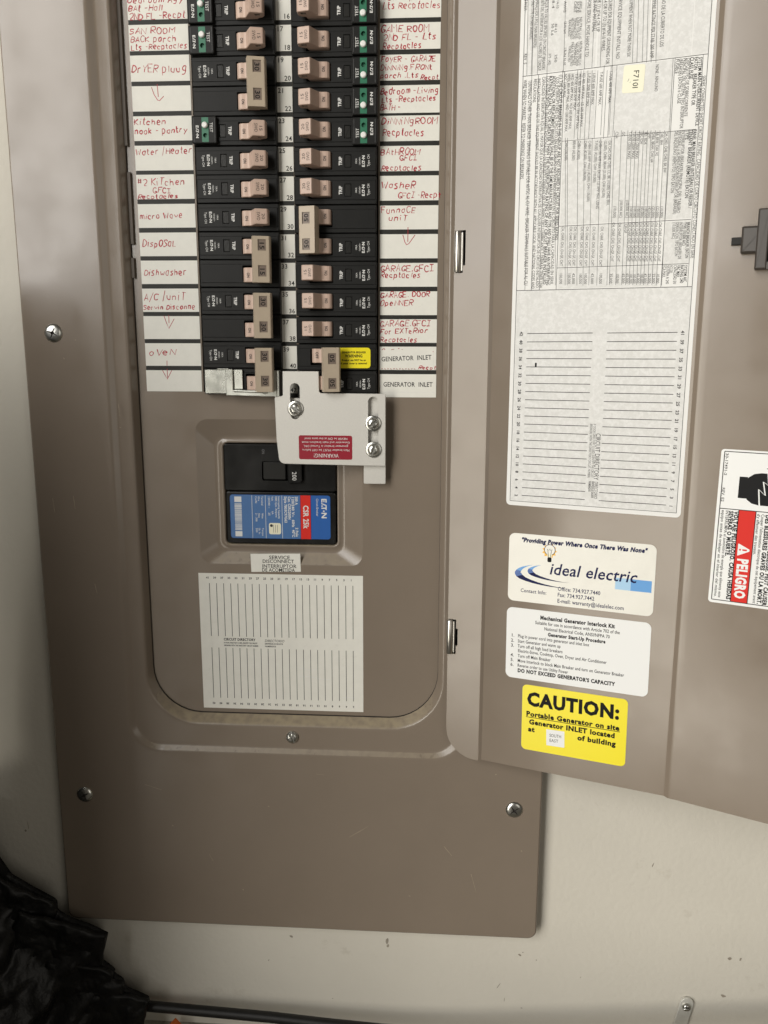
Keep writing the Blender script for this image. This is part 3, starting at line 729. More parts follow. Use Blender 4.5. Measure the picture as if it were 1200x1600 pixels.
left = {
 0: [(.5, 5.4, 3.6, 38, 'Bedroom Agy'), (.5, 10.6, 3.8, 24, 'BAt -Hall'), (.8, 15.7, 3.8, 39, '2ND FL -Recpt')],
 1: [(.4, 5.6, 3.6, 32, 'SAN ROOM'), (1.0, 10.6, 3.6, 32, 'BACK porch'), (1.2, 15.6, 3.3, 39, 'Lts -Recptacles')],
 2: [(.8, 10.6, 4.6, 38.5, 'DrYER pluug')],
 3: [('s', .45, [(17.8, -1), (18.2, 7)]), ('s', .45, [(13.8, .8), (15.4, 5.6), (17.6, 9), (19, 9.4), (22, 6.6)])],
 4: [(.6, 5.6, 3.8, 23, 'Kitchen'), (.8, 11.6, 3.6, 37, 'nook - pantry')],
 5: [(.6, 5.8, 4.0, 40, 'Water /Heater')],
 6: [(.8, 6.6, 4.4, 34, '#2 KiTchen'), (11.5, 12, 3.4, 13, 'GFCI'), (.6, 15.8, 2.8, 29, 'Recptacles')],
 7: [(1.2, 10.2, 3.6, 31, 'micro Wave')],
 8: [(2.2, 9.6, 4.2, 24.5, 'DispOSaL')],
 9: [(2.2, 10.4, 4.2, 31, 'Dishwasher')],
 10: [(1.0, 8.2, 5.0, 31, 'A/C /uniT'), (.3, 14.8, 3.2, 38, 'Servin Disconne')],
 11: [('s', .45, [(18.5, -.5), (18.4, 5)]), ('s', .45, [(15, 0), (16.6, 5), (18.1, 8.8), (22.3, 2)])],
 12: [(3, 8.8, 4.0, 20, 'oVeN'), ('s', .45, [(15.6, 12.4), (15.5, 16)])],
 13: [('s', .45, [(15.5, -.8), (15.4, 5.5)]), ('s', .45, [(12, .2), (13.7, 3.6), (15.2, 6.6), (18.8, .3)])]}
right = {
 0: [(1, 5.2, 3.6, 36, 'Hall - porch'), (2, 10.4, 3.8, 38.5, 'Lts Recptacles')],
 1: [(.4, 5.6, 4.0, 33, 'GAME ROOM'), (2, 10.6, 3.8, 36, '2ND FL - Lts'), (2, 15.7, 3.4, 26, 'Recptacles')],
 2: [(.8, 4.6, 3.4, 36.5, 'FoyER - GARAJE'), (.4, 9.8, 3.2, 35, 'DiNNiNg.FRONt'), (.3, 14.4, 3, 26, 'porch .Lts'), (27, 15.8, 2.6, 12.5, 'Recpt')],
 3: [(.2, 5.6, 3.8, 39.5, 'Bedroom -Living'), (1.2, 10.4, 3.2, 37, 'Lts -Recptacles'), (.2, 15.5, 3.6, 14, 'BATH -')],
 4: [('x', -.2, -3.5, 40, -1.8, 'label_paper'), ('x', -.1, -1.7, 39.8, -.4, 'label_bar'), (1, 5.4, 4.0, 38.5, 'DiNNiNgROOM'), (2, 12.4, 4.2, 28.5, 'Recptacles')],
 5: [(.6, 5.6, 3.8, 27, 'BAtHROOM'), (13.5, 9.2, 3.2, 12, 'GFCI'), (1, 15.6, 3.6, 28, 'Recptacles')],
 6: [(.8, 8, 4.2, 24, 'WasheR'), (12.5, 14.6, 3.4, 29.5, 'GFCI -Recpt')],
 7: [(1, 5.2, 3.6, 24, 'FunnaCE'), (6, 10.2, 3.6, 13.5, 'uniT'), ('s', .45, [(19.3, 14.4), (19.3, 17)])],
 8: [('s', .45, [(19.3, -2.5), (19.2, 5)]), ('s', .45, [(15.8, .4), (17.2, 5.2), (18.4, 7), (20, 6.2), (24.2, .5)])],
 9: [(.4, 5.6, 4.0, 37.5, 'GARAGE.GFCI'), (.6, 9.8, 3.4, 28.5, 'Recptacles')],
 10: [(.4, 4.4, 3.6, 35, 'GARAGE. DOOR'), (.2, 9.6, 3.6, 23.5, 'OpeNNER')],
 11: [(.2, 5, 3.8, 36, 'GARAGE.GFCI'), (.2, 10.2, 3.2, 34, 'For EXTeRior'), (.4, 15.6, 3.2, 26.5, 'Recptacles')],
 12: [('p', 1.0, 8.6, 3.1, 35.6, 'GENERATOR  INLET', -2.4), ('s', .45, [(1.8, 2.2), (2.1, 1.4), (3.2, 1.3), (3.6, 2.2)], 'ink_red'), ('s', .4, [(8, 2), (10.2, 1.6)], 'ink_faded'),
      ('s', .5, [(13, 1.2), (13.8, 1.0)], 'ink_red'), ('s', .3, [(15.4, 1.8), (16.2, 1.9)], 'ink_faded'), ('s', .55, [(37.4, 3.3), (37.9, 3.2)], 'ink_red')] +
     [('s', .4, [(1.2 + i * 2.1, 14.9), (1.5 + i * 2.1, 15.6), (2.2 + i * 2.1, 15.0 + .5 * (i % 2))], 'ink_faded') for i in range(12)] +
     [(27.5, 15.6, 2.2, 13, 'Recpt')],
 13: [('p', 2.4, 7.2, 3.1, 35.2, 'GENERATOR  INLET', 0), ('x', .4, 12.6, 39.2, 12.75, 'sheet_mottle'), ('x', 37.8, -17, 37.95, -5, 'sheet_mottle')]}
strip(-105, -64.5, 245.3, left, 0, 'white directory strip with red handwriting left of the breakers',
  ['card with red writing BAt -Hall, at the top edge', 'card reading SAN ROOM, back porch', 'card reading Dryer plug', 'card with an arrow under Dryer plug', 'card reading Kitchen nook - pantry', 'card reading Water /Heater',
   'card reading #2 Kitchen GFCI', 'card reading micro Wave', 'card reading Disposal', 'card reading Dishwasher', 'card reading A/C unit', 'card with an arrow under A/C unit', 'card reading oven', 'lowest card with an arrow under oven'])
strip(64.6, 104.5, 248.6, right, 2.34, 'white directory strip with red handwriting right of the breakers',
  ['card reading Lts Recptacles, cut by the top edge', 'card reading GAME ROOM', 'card reading Foyer - Garage', 'card reading Bedroom - Living', 'pasted-over card reading DINNING ROOM', 'card reading BATHROOM GFCI',
   'card reading Washer GFCI', 'card reading Furnace unit', 'card with the tip of an arrow', 'card reading GARAGE.GFCI Recptacles', 'card reading GARAGE. DOOR OPENNER', 'card reading For Exterior', 'upper printed GENERATOR INLET card', 'lower printed GENERATOR INLET card'])

# number strip between the two columns
mb = MB()
box(mb, -5.0, 5.2, -15.8, 250, 0, .18, 'label_bar', back=False)
for k in range(14):
    y0 = 19.05 * (k - 1) + 1.9 + 1.5; y1 = 19.05 * k + 1.9 - 1.5
    y1 = min(y1, 246.2)
    sk = .12 * k
    if k < 14: box(mb, -5.05, 5.25, y0, y1, .18, .30, 'label_paper', back=False)
    text(mb, str(15 + 2 * k), -4.6, y0 + 2.4, 0, 3.0, 'ink_black', P, .36, bold=3)
    text(mb, str(16 + 2 * k), 4.6, y1 - 2.2, 0, 3.0, 'ink_black', P, .36, align='r', bold=3)
mb.build('number_strip', panel, label='narrow white strip of circuit numbers 16 to 42 between the breaker columns')

# sheets on the interior panel
mb = MB()
x0, x1, y0, y1 = -73.0, 52.0, 381.5, 490.2
box(mb, x0, x1, y0, y1, 0, .15, 'label_paper', back=False)
for i in range(21):
    X = -64.8 + i * 5.46
    line(mb, X, 389.3, X, 431.3, .42, 'ink_soft', P, .21); line(mb, X, 440.6, X, 481.6, .42, 'ink_soft', P, .21)
    text(mb, str(41 - 2 * i), X - 1.2, 385.0, 0, 1.5, 'ink_soft', P, .21, align='c', bold=1)
    text(mb, str(42 - 2 * i), X, 486.2, 180, 1.5, 'ink_soft', P, .21, align='c', bold=1)
text(mb, 'CIRCUIT DIRECTORY', -55.3, 433.7, 0, 1.9, 'ink_black', P, .21, fit=24.6, bold=1)
text(mb, 'IF DOOR DIRECTORY IS USED, IDENTIFY THE CIRCUIT', -55.3, 436.5, 0, 1.1, 'ink_soft', P, .21, fit=26, bold=1)
text(mb, 'BREAKERS WITH THE DIRECTORY CIRCUIT NUMBER', -55.0, 438.6, 0, 1.1, 'ink_soft', P, .21, fit=26.4, bold=1)
text(mb, 'DIRECTORIO', -23.6, 434.2, 0, 1.9, 'ink_black', P, .21, fit=15.2, ital=.2)
text(mb, 'IDENTIFIQUE LOS CIRCUITOS', -23.4, 436.6, 0, 1.1, 'ink_soft', P, .21, fit=14, bold=1)
text(mb, 'NUMERADOS', -23.4, 438.7, 0, 1.1, 'ink_soft', P, .21, fit=8.6, bold=1)
for pts in ([(-20, 408), (-14, 408.8), (-7.5, 407.8)], [(3, 455.5), (10, 457), (16, 456.4)], [(2, 462), (11, 462.4), (18, 463.8), (28, 464.6)], [(36, 478.8), (46, 478.6)]):
    stroke(mb, pts, .3, 'sheet_paper', P, .19)
mb.build('directory_sheet', panel, label='blank white circuit directory sheet with vertical lines on the inner panel')
mb = MB(); F = offset_frame(P, -32.6, 365.9, R(-1.2))
box(mb, 0, 37.6, 0, 14.0, 0, .2, 'label_paper', F, back=False)
for s_, cx, cy, ft in (('SERVICE', 21.8, 2.9, 16), ('DISCONNECT', 20.8, 5.9, 24), ('INTERRUPTOR', 21.4, 9.6, 26), ('DE ACOMETIDA', 20.6, 12.6, 25)):
    text(mb, s_, cx, cy, .8, 2.6, 'ink_black', F, .26, fit=ft, align='c', bold=3)
mb.build('disconnect_label', panel, label='small white SERVICE DISCONNECT label under the main breaker')

# ------------------------------------------------------------------ branch breakers
def make_breaker(name, x0, yc, rating, poles=1, afci=False, off=False, sticker=False):
    root = thing(name, None, 'circuit breaker', x0, yc, 0, 'circuit breakers in the panel')
    del root['label']
    F0 = offset_frame(P, x0, yc)
    offs = [0] if poles == 1 else [-9.31, 9.31]
    flip = (lambda a: 76.5 - a) if off else (lambda a: a)
    for i, bo_ in enumerate(offs):
        F = offset_frame(P, x0, yc + bo_)
        mb = MB()
        hole = rrect(30.2, 46.8, -5.5, 5.5, .6, 3); tw = rrect(17.2, 21.8, -4.2, 4.2, .3, 2)
        wants_win = (i == 0)
        a1 = 56.4
        prof = [(-9.12, -4), (-9.12, 5.0), (-8.85, 5.5), (-6.5, 5.6), (-6.1, 6.0)]
        ring = lambda b, h, e: [(e, -b, h), (a1 - e, -b, h), (a1 - e, b, h), (e, b, h)]
        lo = rrect(0, a1, -9.12, 9.12, .5, 3); lo2 = rrect(.5, a1 - .5, -8.75, 8.75, .5, 3); lo3 = rrect(.6, a1 - .6, -6.4, 6.4, .3, 3); lo4 = rrect(.9, a1 - .9, -6.1, 6.1, .3, 3)
        loops(mb, [at_h(lo, -4), at_h(lo, 5.0), at_h(inset(lo, .15), 5.4), at_h(lo2, 5.6), at_h(lo3, 5.6), at_h(lo4, 6.0)], 'black_plastic', F)
        cap(mb, lo4, 6.0, 'black_plastic', F, [hole, tw] if wants_win else [hole])
        bridge(mb, at_h(hole, 6.0), at_h(hole, -2), 'dark_inside', F); cap(mb, hole, -2, 'dark_inside', F)
        if wants_win: bridge(mb, at_h(tw, 6.0), at_h(tw, 4.6), 'black_plastic', F); cap(mb, tw, 4.6, 'black_plastic', F)
        if wants_win:
            text(mb, 'TRIP', 24.6, 0, 90, 2.1, 'ink_white', F, 6.06, fit=5.6, align='c', bold=1)
            if not afci:
                text(mb, '10KA', 13.9, -.2, 90, 1.15, 'ink_white', F, 6.06, fit=3.6, align='c')
                text(mb, '120/240V~', 11.5, 0, 90, 1.05, 'ink_white', F, 6.06, fit=5.4, align='c')
                logo(mb, 9.0, -.1, 90, 1.95, 7.4, 'ink_white', F, 6.06)
                text(mb, 'Type CH', 5.6, .2, 90, 1.6, 'ink_white', F, 6.06, fit=7.6, align='c')
        mb.build('body', root)
        if wants_win:
            mb = MB(); prism(mb, rrect(17.35, 21.65, -4.05, 4.05, .3, 2), 4.6, 5.85, 'window_plastic', F, .5)
            mb.build('trip_window', root)
        if afci:
            mb = MB()
            md = rrect(-.9, 16.2, -9.0, 8.6, 1.0, 4)
            eye = circ(8.4, 3.4, 1.5, 20)
            prism(mb, md, 0, 9.0, 'black_plastic', F, .7, holes=[eye])
            cap(mb, rrect(6.1, 10.7, -8.0, 7.6), 9.05, 'test_green', F, [eye])
            bridge(mb, at_h(eye, 9.05), at_h(eye, 7.2), 'black_plastic', F); cap(mb, eye, 7.2, 'test_green', F)
            for (q0, q1, q2, q3) in ((.7, -7.6, .7, 7.2), (14.9, -7.6, 14.9, 7.2)): line(mb, q0, q1, q2, q3, .12, 'ink_grey', F, 9.04)
            logo(mb, 3.0, 1.2, 90, 1.9, 8.2, 'ink_white', F, 9.07)
            text(mb, 'TEST', 12.6, -1.6, 90, 2.0, 'ink_white', F, 9.07, fit=6.2, align='c')
            mo = mb.build('test_module', root)
            mb = MB(); lathe(mb, 8.4, -3.0, [(2.0, 9.0), (2.0, 10.3), (1.75, 10.75), (1.2, 10.95)], 'button_white', F, 24)
            mb.build('test_button', mo)
    # handle: profile in (a, h), run along b
    mb = MB()
    bs = [b + .9 for b in offs]
    lowp = [(31.0, 0), (31.0, 6.2), (31.5, 7.6), (32.6, 8.6), (34.2, 9.0), (36.6, 9.0), (37.9, 9.3)]
    FT = lambda a, b, h: F0(a, b, h - (flip(a) - 46) * .25)
    if poles == 1:
        prof = lowp + [(42.0, 17.6), (42.7, 18.5), (49.9, 16.7), (50.5, 16.3), (50.8, 15.6), (50.8, 10.2), (49.6, 8.6), (46, 7), (45, 0)]
        b0, b1 = bs[0] - 5.0, bs[0] + 5.0
        slot = rrect(45.0, 48.6, 11.8, 14.6, .5, 2)
        extr(mb, [(flip(a), h) for a, h in prof], b0, b1, 'handle_tan', F0, .35, [[(flip(a), h) for a, h in slot]])
        text(mb, str(rating), flip(48.0), bs[0], 90, 2.0, 'ink_soft', FT, 17.74, fit=3.9, align='c')
        text(mb, 'SWD', flip(44.9), bs[0], 90, 2.0, 'ink_soft', FT, 17.74, fit=5.6, align='c')
        text(mb, 'ON', 34.9, bs[0] + .2, 90, 1.9, 'ink_soft', F0, 9.06, fit=3.4, align='c', bold=1)
        mb.build('handle', root)
    else:
        prof = lowp + [(40.5, 12), (46, 12), (46, 7), (45, 0)]
        for b in bs:
            b_ = b + (-.2 if b < 0 else .2)
            extr(mb, [(flip(a), h) for a, h in prof], b_ - 4.9, b_ + 4.9, 'handle_tan', F0, .35)
            text(mb, 'OFF' if off else 'ON', flip(34.9), b_ + .3, 270 if off else 90, 1.8, 'ink_soft', F0, 9.06, fit=4.6 if off else 3.4, align='c', bold=1)
        hd = mb.build('handle', root)
        mb = MB()
        e = 15.2; c0 = .9
        tp = [(38.9, 10.4), (38.9, 14.6), (40.7, 19.725), (51.2, 17.1), (51.6, 16.7), (51.6, 10.4)]
        wins = []
        for cy in (-9.4 + c0, 7.6 + c0): wins.append(rrect(44.0, 49.4, cy - 3.7, cy + 3.7))
        # side faces
        q = [(flip(a), h) for a, h in tp]
        for (p0, p1) in zip(q, q[1:]):
            if p0[1] == 19.725 and p1[1] == 17.1: continue
            mb.add([F0(p0[0], c0 - e, p0[1]), F0(p1[0], c0 - e, p1[1]), F0(p1[0], c0 + e, p1[1]), F0(p0[0], c0 + e, p0[1])], [[0, 1, 2, 3]], 'tie_tan')
        for bb in (c0 - e, c0 + e): mb.add([F0(a, bb, h) for a, h in q], [list(range(len(q)))], 'tie_tan')
        mb.add([F0(q[0][0], c0 - e, 10.4), F0(q[-1][0], c0 - e, 10.4), F0(q[-1][0], c0 + e, 10.4), F0(q[0][0], c0 + e, 10.4)], [[0, 1, 2, 3]], 'tie_tan')
        wf = [[(flip(a), b) for a, b in wn] for wn in wins]
        cap(mb, [(flip(a), b) for a, b in rrect(40.7, 51.2, c0 - e, c0 + e)], 18.4, 'tie_tan', FT, wf)
        for wn, cy in zip(wf, (-9.4 + c0, 7.6 + c0)):
            bridge(mb, at_h(wn, 18.4), at_h(wn, 17.6), 'tie_tan', FT); cap(mb, wn, 17.6, 'tie_dark', FT)
            text(mb, str(rating), flip(46.6), cy + .2, 90, 3.0, 'ink_black', FT, 17.7, fit=5.4, align='c', bold=3)
        mb.build('handle_tie', root)
    if sticker:
        mb = MB(); F = offset_frame(P, x0, yc + offs[1])
        prism(mb, rrect(4.2, 28.6, -7.6, 6.6, 2.2, 4), 6.0, 6.25, 'sticker_yellow', F)
        for s_, b, c, ft in (('GENERATOR BREAKER', 3.4, 1.3, 17), ('WARNING', .9, 2.0, 12.4), ('Breaker can NOT be on', -2.0, 1.3, 17), ('if panel cover is removed', -4.2, 1.3, 18.5)):
            text(mb, s_, 15.9, b, 180, c, 'ink_black', F, 6.32, fit=ft, align='c', bold=1)
        mb.build('warning_sticker', root, label='yellow GENERATOR BREAKER WARNING sticker')
    return root

def logo(mb, a, b, ang, capmm, fit, m, F, h):
    """the maker's lettering: the crossbars of the A are left out and a dot stands before the last letter"""
    k = fit / 8.2; ca, sa = math.cos(R(ang)), math.sin(R(ang))
    def q(u, v): u = (u - 4.1) * k; v = v * capmm - capmm / 2; return (a + u * ca + v * sa, b + u * sa - v * ca)
    def pl(*pts): poly(mb, [q(u, v) for u, v in pts], m, F, h)
    pl((0, 0), (.45, 0), (.45, 1), (0, 1)); pl((.45, .78), (1.5, .78), (1.5, 1), (.45, 1)); pl((.45, .4), (1.35, .4), (1.35, .6), (.45, .6)); pl((.45, 0), (1.5, 0), (1.5, .22), (.45, .22))
    pl((1.7, 0), (2.15, 0), (2.95, 1), (2.5, 1)); pl((2.7, 0), (3.2, 0), (3.2, .3), (2.7, .3))
    pl((2.95, .78), (4.6, .78), (4.6, 1), (2.95, 1)); pl((3.6, 0), (4.1, 0), (4.1, .78), (3.6, .78))
    poly(mb, [q(5.05 + .32 * math.cos(t * .785), .45 + .18 * math.sin(t * .785)) for t in range(8)], m, F, h)
    pl((5.7, 0), (6.2, 0), (6.2, 1), (5.7, 1)); pl((6.2, 1), (6.2, .62), (7.5, 0), (7.5, .38)); pl((7.5, 0), (8.0, 0), (8.0, 1), (7.5, 1))

def extr(mb, prof, b0, b1, m, F, bev=.3, holes=()):
    G = lambda a, h, b: F(a, b, h)
    i = inset(prof, bev)
    loops(mb, [at_h(i, b0), at_h(prof, b0 + bev), at_h(prof, b1 - bev), at_h(i, b1)], m, G)
    cap(mb, i, b0, m, G, holes); cap(mb, i, b1, m, G, holes)
    for hl in holes: bridge(mb, at_h(hl, b0), at_h(hl, b1), 'tie_dark', G)

def dup(root):
    r = root.copy(); COL.objects.link(r)
    for ch in root.children:
        c = ch.copy(); COL.objects.link(c); c.parent = r
        for g in ch.children:
            d = g.copy(); COL.objects.link(d); d.parent = c
    return r

LY = lambda k: 5.0 + 18.62 * k - 9.31
RY = lambda k: 6.7 + 18.6 * k - 9.3
XL, XR = -61.3, 62.6
PROTO = {}
SEAT = random.Random(17)
def place(kind, side, row, label):
    x = XL if side == 'l' else XR
    poles = 2 if kind[0] == 'd' else 1
    y = (LY if side == 'l' else RY)(row) + (9.31 if poles == 2 else 0)
    rating = int(kind[1:3])
    if kind not in PROTO:
        o = make_breaker({'a': 'arc_fault_breaker', 's': 'single_pole_breaker', 'd': 'double_pole_breaker'}[kind[0]], x, y, rating, poles, kind[0] == 'a', kind.endswith('off'), kind.endswith('off'))
        PROTO[kind] = o
    else:
        o = dup(PROTO[kind])
    o.location = V3(x + SEAT.uniform(-.18, .18), y + SEAT.uniform(-.12, .12), SEAT.uniform(-.25, .25))      # breakers never seat quite alike
    o.rotation_euler = (0, (math.pi if side == 'r' else 0) + SEAT.uniform(-.005, .005), 0)
    o['label'] = label
    return o
place('a15', 'l', 0, 'black breaker with green test stripe, left column, cut off by the top edge')
place('a15', 'l', 1, 'black breaker with green test stripe beside the SAN ROOM card')
place('d30', 'l', 2, 'double black breaker tied at 30 beside the Dryer plug card')
place('a15', 'l', 4, 'black breaker with green test stripe beside the Kitchen nook card')
place('s20', 'l', 5, 'single black breaker with tan 20 handle beside the Water Heater card')
place('s20', 'l', 6, 'single black breaker with tan 20 handle beside the second Kitchen GFCI card')
place('s20', 'l', 7, 'single black breaker with tan 20 handle beside the micro Wave card')
place('d15', 'l', 8, 'double black breaker tied at 15 beside the Disposal and Dishwasher cards')
place('d30', 'l', 10, 'double black breaker tied at 30 beside the A/C unit card')
place('d30', 'l', 12, 'double black breaker tied at 30 beside the oven card, held by a zinc bracket')
place('a15', 'r', 0, 'black breaker with green test stripe, right column, cut off by the top edge')
place('a15', 'r', 1, 'black breaker with green test stripe beside the GAME ROOM card')
place('a15', 'r', 2, 'black breaker with green test stripe beside the Foyer - Garage card')
place('a15', 'r', 3, 'black breaker with green test stripe beside the Bedroom - Living card')
place('a20', 'r', 4, 'black breaker with green test stripe and 20 handle beside the DINNING ROOM card')
place('s20', 'r', 5, 'single black breaker with tan 20 handle beside the BATHROOM GFCI card')
place('s20', 'r', 6, 'single black breaker with tan 20 handle beside the Washer GFCI card')
place('d50', 'r', 7, 'double black breaker tied at 50 beside the Furnace unit card')
place('s15', 'r', 9, 'single black breaker with tan 15 handle beside the GARAGE.GFCI Recptacles card')
place('s15', 'r', 10, 'single black breaker with tan 15 handle beside the GARAGE. DOOR OPENNER card')
place('s15', 'r', 11, 'single black breaker with tan 15 handle beside the For Exterior Recptacles card')
place('d50off', 'r', 12, 'double black breaker switched OFF with a yellow warning sticker')

# ------------------------------------------------------------------ main breaker
main = thing('main_breaker', 'large black 200 amp main breaker with a blue nameplate below the interlock plate', 'circuit breaker', -10, 358, -6)
mb = MB()
sl = rrect(-23.0, 8.0, 296.5, 310.8, 1.2, 4)
prism(mb, rrect(-51.4, 31.8, 283.8, 318.8, 2.0, 4), -14, -3.6, 'black_gloss', P, .8, holes=[sl])
bridge(mb, at_h(sl, -3.6), at_h(sl, -10), 'dark_inside'); cap(mb, sl, -10, 'dark_inside')
prism(mb, rrect(-50.9, 31.4, 319.4, 359.0, 2.0, 4), -14, -3.9, 'black_gloss', P, .8)
text(mb, 'ON', -21.7, 289.2, 90, 2.0, 'ink_grey', P, -3.55, fit=3.6, align='c')
box(mb, -22.3, -21.9, 292, 296.5, -3.7, -3.5, 'window_plastic')
mb.build('body', main)
mb = MB()
prism(mb, rrect(-22.4, -5.4, 297.0, 310.2, .8, 3), -9, -4.2, 'window_plastic', P, .6)
prism(mb, rrect(-3.4, 7.4, 295.5, 312.2, 2.2, 4), -9, .6, 'black_gloss', P, 1.0)
text(mb, '200', 1.8, 306.6, 90, 3.2, 'ink_white', P, .7, fit=6.6, align='c')
mb.build('handle', main)
mb = MB()
X0, X1, Y0, Y1 = -47.8, 27.5, 321.6, 354.8
W_, H_ = X1 - X0, Y1 - Y0
fx = lambda u: X0 + u * W_
fy = lambda v: Y0 + v * H_
prism(mb, rrect(X0, X1, Y0, Y1, 2.0, 4), -3.9, -3.72, 'plate_blue', P)
hh = -3.66
cap(mb, rrect(fx(.004), fx(.703), Y0 + .25, Y1 - .25, [1.8, 0, 0, 1.8], 4), hh, 'plate_blue_light')
cap(mb, rrect(fx(.703), fx(.806), Y0, Y1), hh, 'sticker_red')
for u in (.22, .355, .52): line(mb, fx(u), Y0 + .3, fx(u), Y1 - .3, .3, 'ink_white', P, hh + .05)
for u in (.703, .806): line(mb, fx(u), Y0, fx(u), Y1, .25, 'ink_navy', P, hh + .05)
logo(mb, fx(.938), fy(.30), 90, 4.0, 15.0, 'ink_white', P, hh + .06)
text(mb, 'Circuit Breaker', fx(.872), fy(.27), 90, 1.7, 'ink_white', P, hh + .06, fit=13.4, align='c')
text(mb, 'CSR 25k', fx(.757), fy(.49), 90, 3.8, 'ink_white', P, hh + .06, fit=17.5, align='c', bold=1)
for u, v, s_, ft in ((.665, .03, '200 A', 6.2), (.665, .74, '2 Pole', 7), (.63, .03, '120/240 V~', 15.5), (.63, .56, '60Hz', 5.6), (.63, .79, '40°C', 5.6), (.594, .03, 'Cat. CSR2200N', 17.5), (.556, .03, 'Style 7803C97G63', 20),
                     (.49, .03, 'Interrupting Capacity', 17), (.462, .03, 'RMS Sym. Ampere', 16), (.425, .03, 'Volt', 3.4), (.425, .37, 'kA', 2.4), (.392, .03, '120/240 ~', 9), (.392, .40, '25', 2.4),
                     (.323, .03, 'Terminal', 7), (.29, .03, 'Wire', 3.6), (.262, .03, 'Cu/Al', 5.4), (.323, .42, 'Wire', 4), (.29, .42, 'Size', 3.4), (.262, .42, '2 - 300', 6.4), (.323, .76, 'Torque', 6), (.29, .76, 'Lb. In.', 5), (.262, .76, '250', 3.4)):
    big = u > .54
    text(mb, s_, fx(u), fy(v), 90, 1.9 if big else 1.35, 'ink_white', P, hh + .06, fit=ft, bold=1 if big else 3)
yy = fy(.04); rnd = random.Random(3)
cap(mb, rrect(fx(.045), fx(.115), fy(.045), fy(.17)), hh + .05, 'ink_white'); cap(mb, rrect(fx(.045), fx(.115), fy(.84), fy(.96)), hh + .05, 'ink_white')
yy = fy(.20)
while yy < fy(.82):
    w_ = rnd.choice((.22, .4, .6)); cap(mb, rrect(fx(.045), fx(.115), yy, min(yy + w_, fy(.82))), hh + .05, 'ink_white'); yy += w_ + rnd.choice((.22, .35))
cap(mb, rrect(fx(.385), fx(.505), fy(.64), fy(.90), 1.4, 3), hh + .07, 'seal_cream')
for u in (.47, .45, .43): line(mb, fx(u), fy(.68), fx(u), fy(.86), .3, 'ink_grey', P, hh + .12)
cap(mb, circ(fx(.41), fy(.70), 1.1, 14), hh + .12, 'ink_soft')
mb.build('nameplate', main, label='blue nameplate with a red CSR 25k band')

# ------------------------------------------------------------------ zinc retaining bracket
br = thing('retaining_bracket', 'shiny zinc retaining bracket over the bottom left double breaker', 'bracket', -33, 248, 0)
mb = MB()
prism(mb, rrect(-60.0, -44.4, 229.4, 246.4), 6.6, 8.4, 'zinc', P, .4, back=True)
prism(mb, [(-44.6, 229.0), (-44.6, 247.6), (-8.2, 248.4), (-8.2, 229.8), (-11.5, 229.8), (-11.5, 244.6), (-39.6, 243.6), (-39.6, 229.0)], 7.4, 9.6, 'zinc', P, .4, back=True)
box(mb, -50.5, -42.2, 228.5, 229.6, 6.8, 10.0, 'zinc', bev=.3)
mb.build('plate', br)
mb = MB(); F = lambda a, b, h: (a, b, h + (a + 39.6) * .02)
prism(mb, rrect(-39.4, -33.0, 229.4, 243.2), 6.4, 7.4, 'zinc', F, .3, back=True)
mb.build('tab', br)
mb = MB(); tube(mb, [(-38.8, 244.2, 10.2), (-15, 244.9, 10.4)], .9, 'zinc')
tube(mb, [(-16.6, 245.2, 10.0), (-16.4, 245.2, 11.4)], 1.3, 'zinc', 14)
mb.build('pin', br)
mb = MB(); prism(mb, rrect(-8.0, -6.0, 229.8, 248.2, .5, 2), 0, 11.2, 'zinc', P, .5); prism(mb, rrect(-6.0, -4.8, 230.6, 248.6, .4, 2), 0, 8.6, 'seam_dark', P, .3)
mb.build('flange', br)

# ------------------------------------------------------------------ generator interlock
il = thing('interlock_plate', 'grey metal sliding interlock plate with a dark red warning sticker between the breakers', 'interlock plate', 30, 297, 0)
mb = MB()
out = [(-3.4, 230.3), (22.2, 230.3), (22.4, 243.6)]
out += [(23.9 + 1.5 * math.cos(R(a)), 243.8 + 1.7 * math.sin(R(a))) for a in (180, 150, 120, 90)]
out += rrect(60, 69.4, 245.8, 297, .8, 3)[4:12] + [(-3 + 4.5 * math.cos(R(a)), 291.6 + 4.5 * math.sin(R(a))) for a in (90, 112, 135, 158, 180)]
out += [(-8.8, 278), (-9.5, 249.4), (-9.2, 248.2), (-4.4, 247.8), (-3.6, 247)]
s1 = rrect(1.6, 8.6, 238.6, 264, 3.5, 8); s2 = rrect(57.0, 64.3, 247.8, 291, 3.6, 8)
prism(mb, out, 9.4, 11.2, 'alu_plate', P, .35, holes=[s1, s2], back=True)
plate = mb.build('plate', il)
mb = MB(); prism(mb, rrect(53.4, 69.3, 247.4, 310.6, .8, 3), 5.4, 7.2, 'alu_plate', P, .35, back=True)
box(mb, 55, 67.5, 252, 306, 0, 5.4, 'alu_plate', back=False)
mb.build('guide_bar', il)
mb = MB(); box(mb, -1.0, 11, 249.4, 264, .4, 6.6, 'alu_plate', bev=.3, back=False)
mb.build('standoff', il)
for x, y, rt in ((5.4, 256.6, .6), (60.6, 266.6, -.7), (60.9, 285.2, 1.9)): screw_slot(x, y, 11.2, il, 4.2, rot=rt, washer=5.7)
mb = MB(); prism(mb, rrect(7.3, 45.6, 275.4, 292.6, 1.3, 4), 11.2, 11.34, 'sticker_maroon', P)
for s_, y, c, ft, b in (('WARNING!', 289.8, 2.7, 18, 0), ('Main breaker MUST be OFF before', 285.9, 1.5, 34, 0), ('generator breaker is Turned ON,', 283.1, 1.5, 32, 0), ('Generator and main breakers must', 280.4, 1.5, 34.5, 0), ('NEVER be ON at the same time!', 277.7, 1.5, 31, 0)):
    text(mb, s_, 26.8, y, 180, c, 'ink_white', P, 11.4, fit=ft, align='c', bold=b)
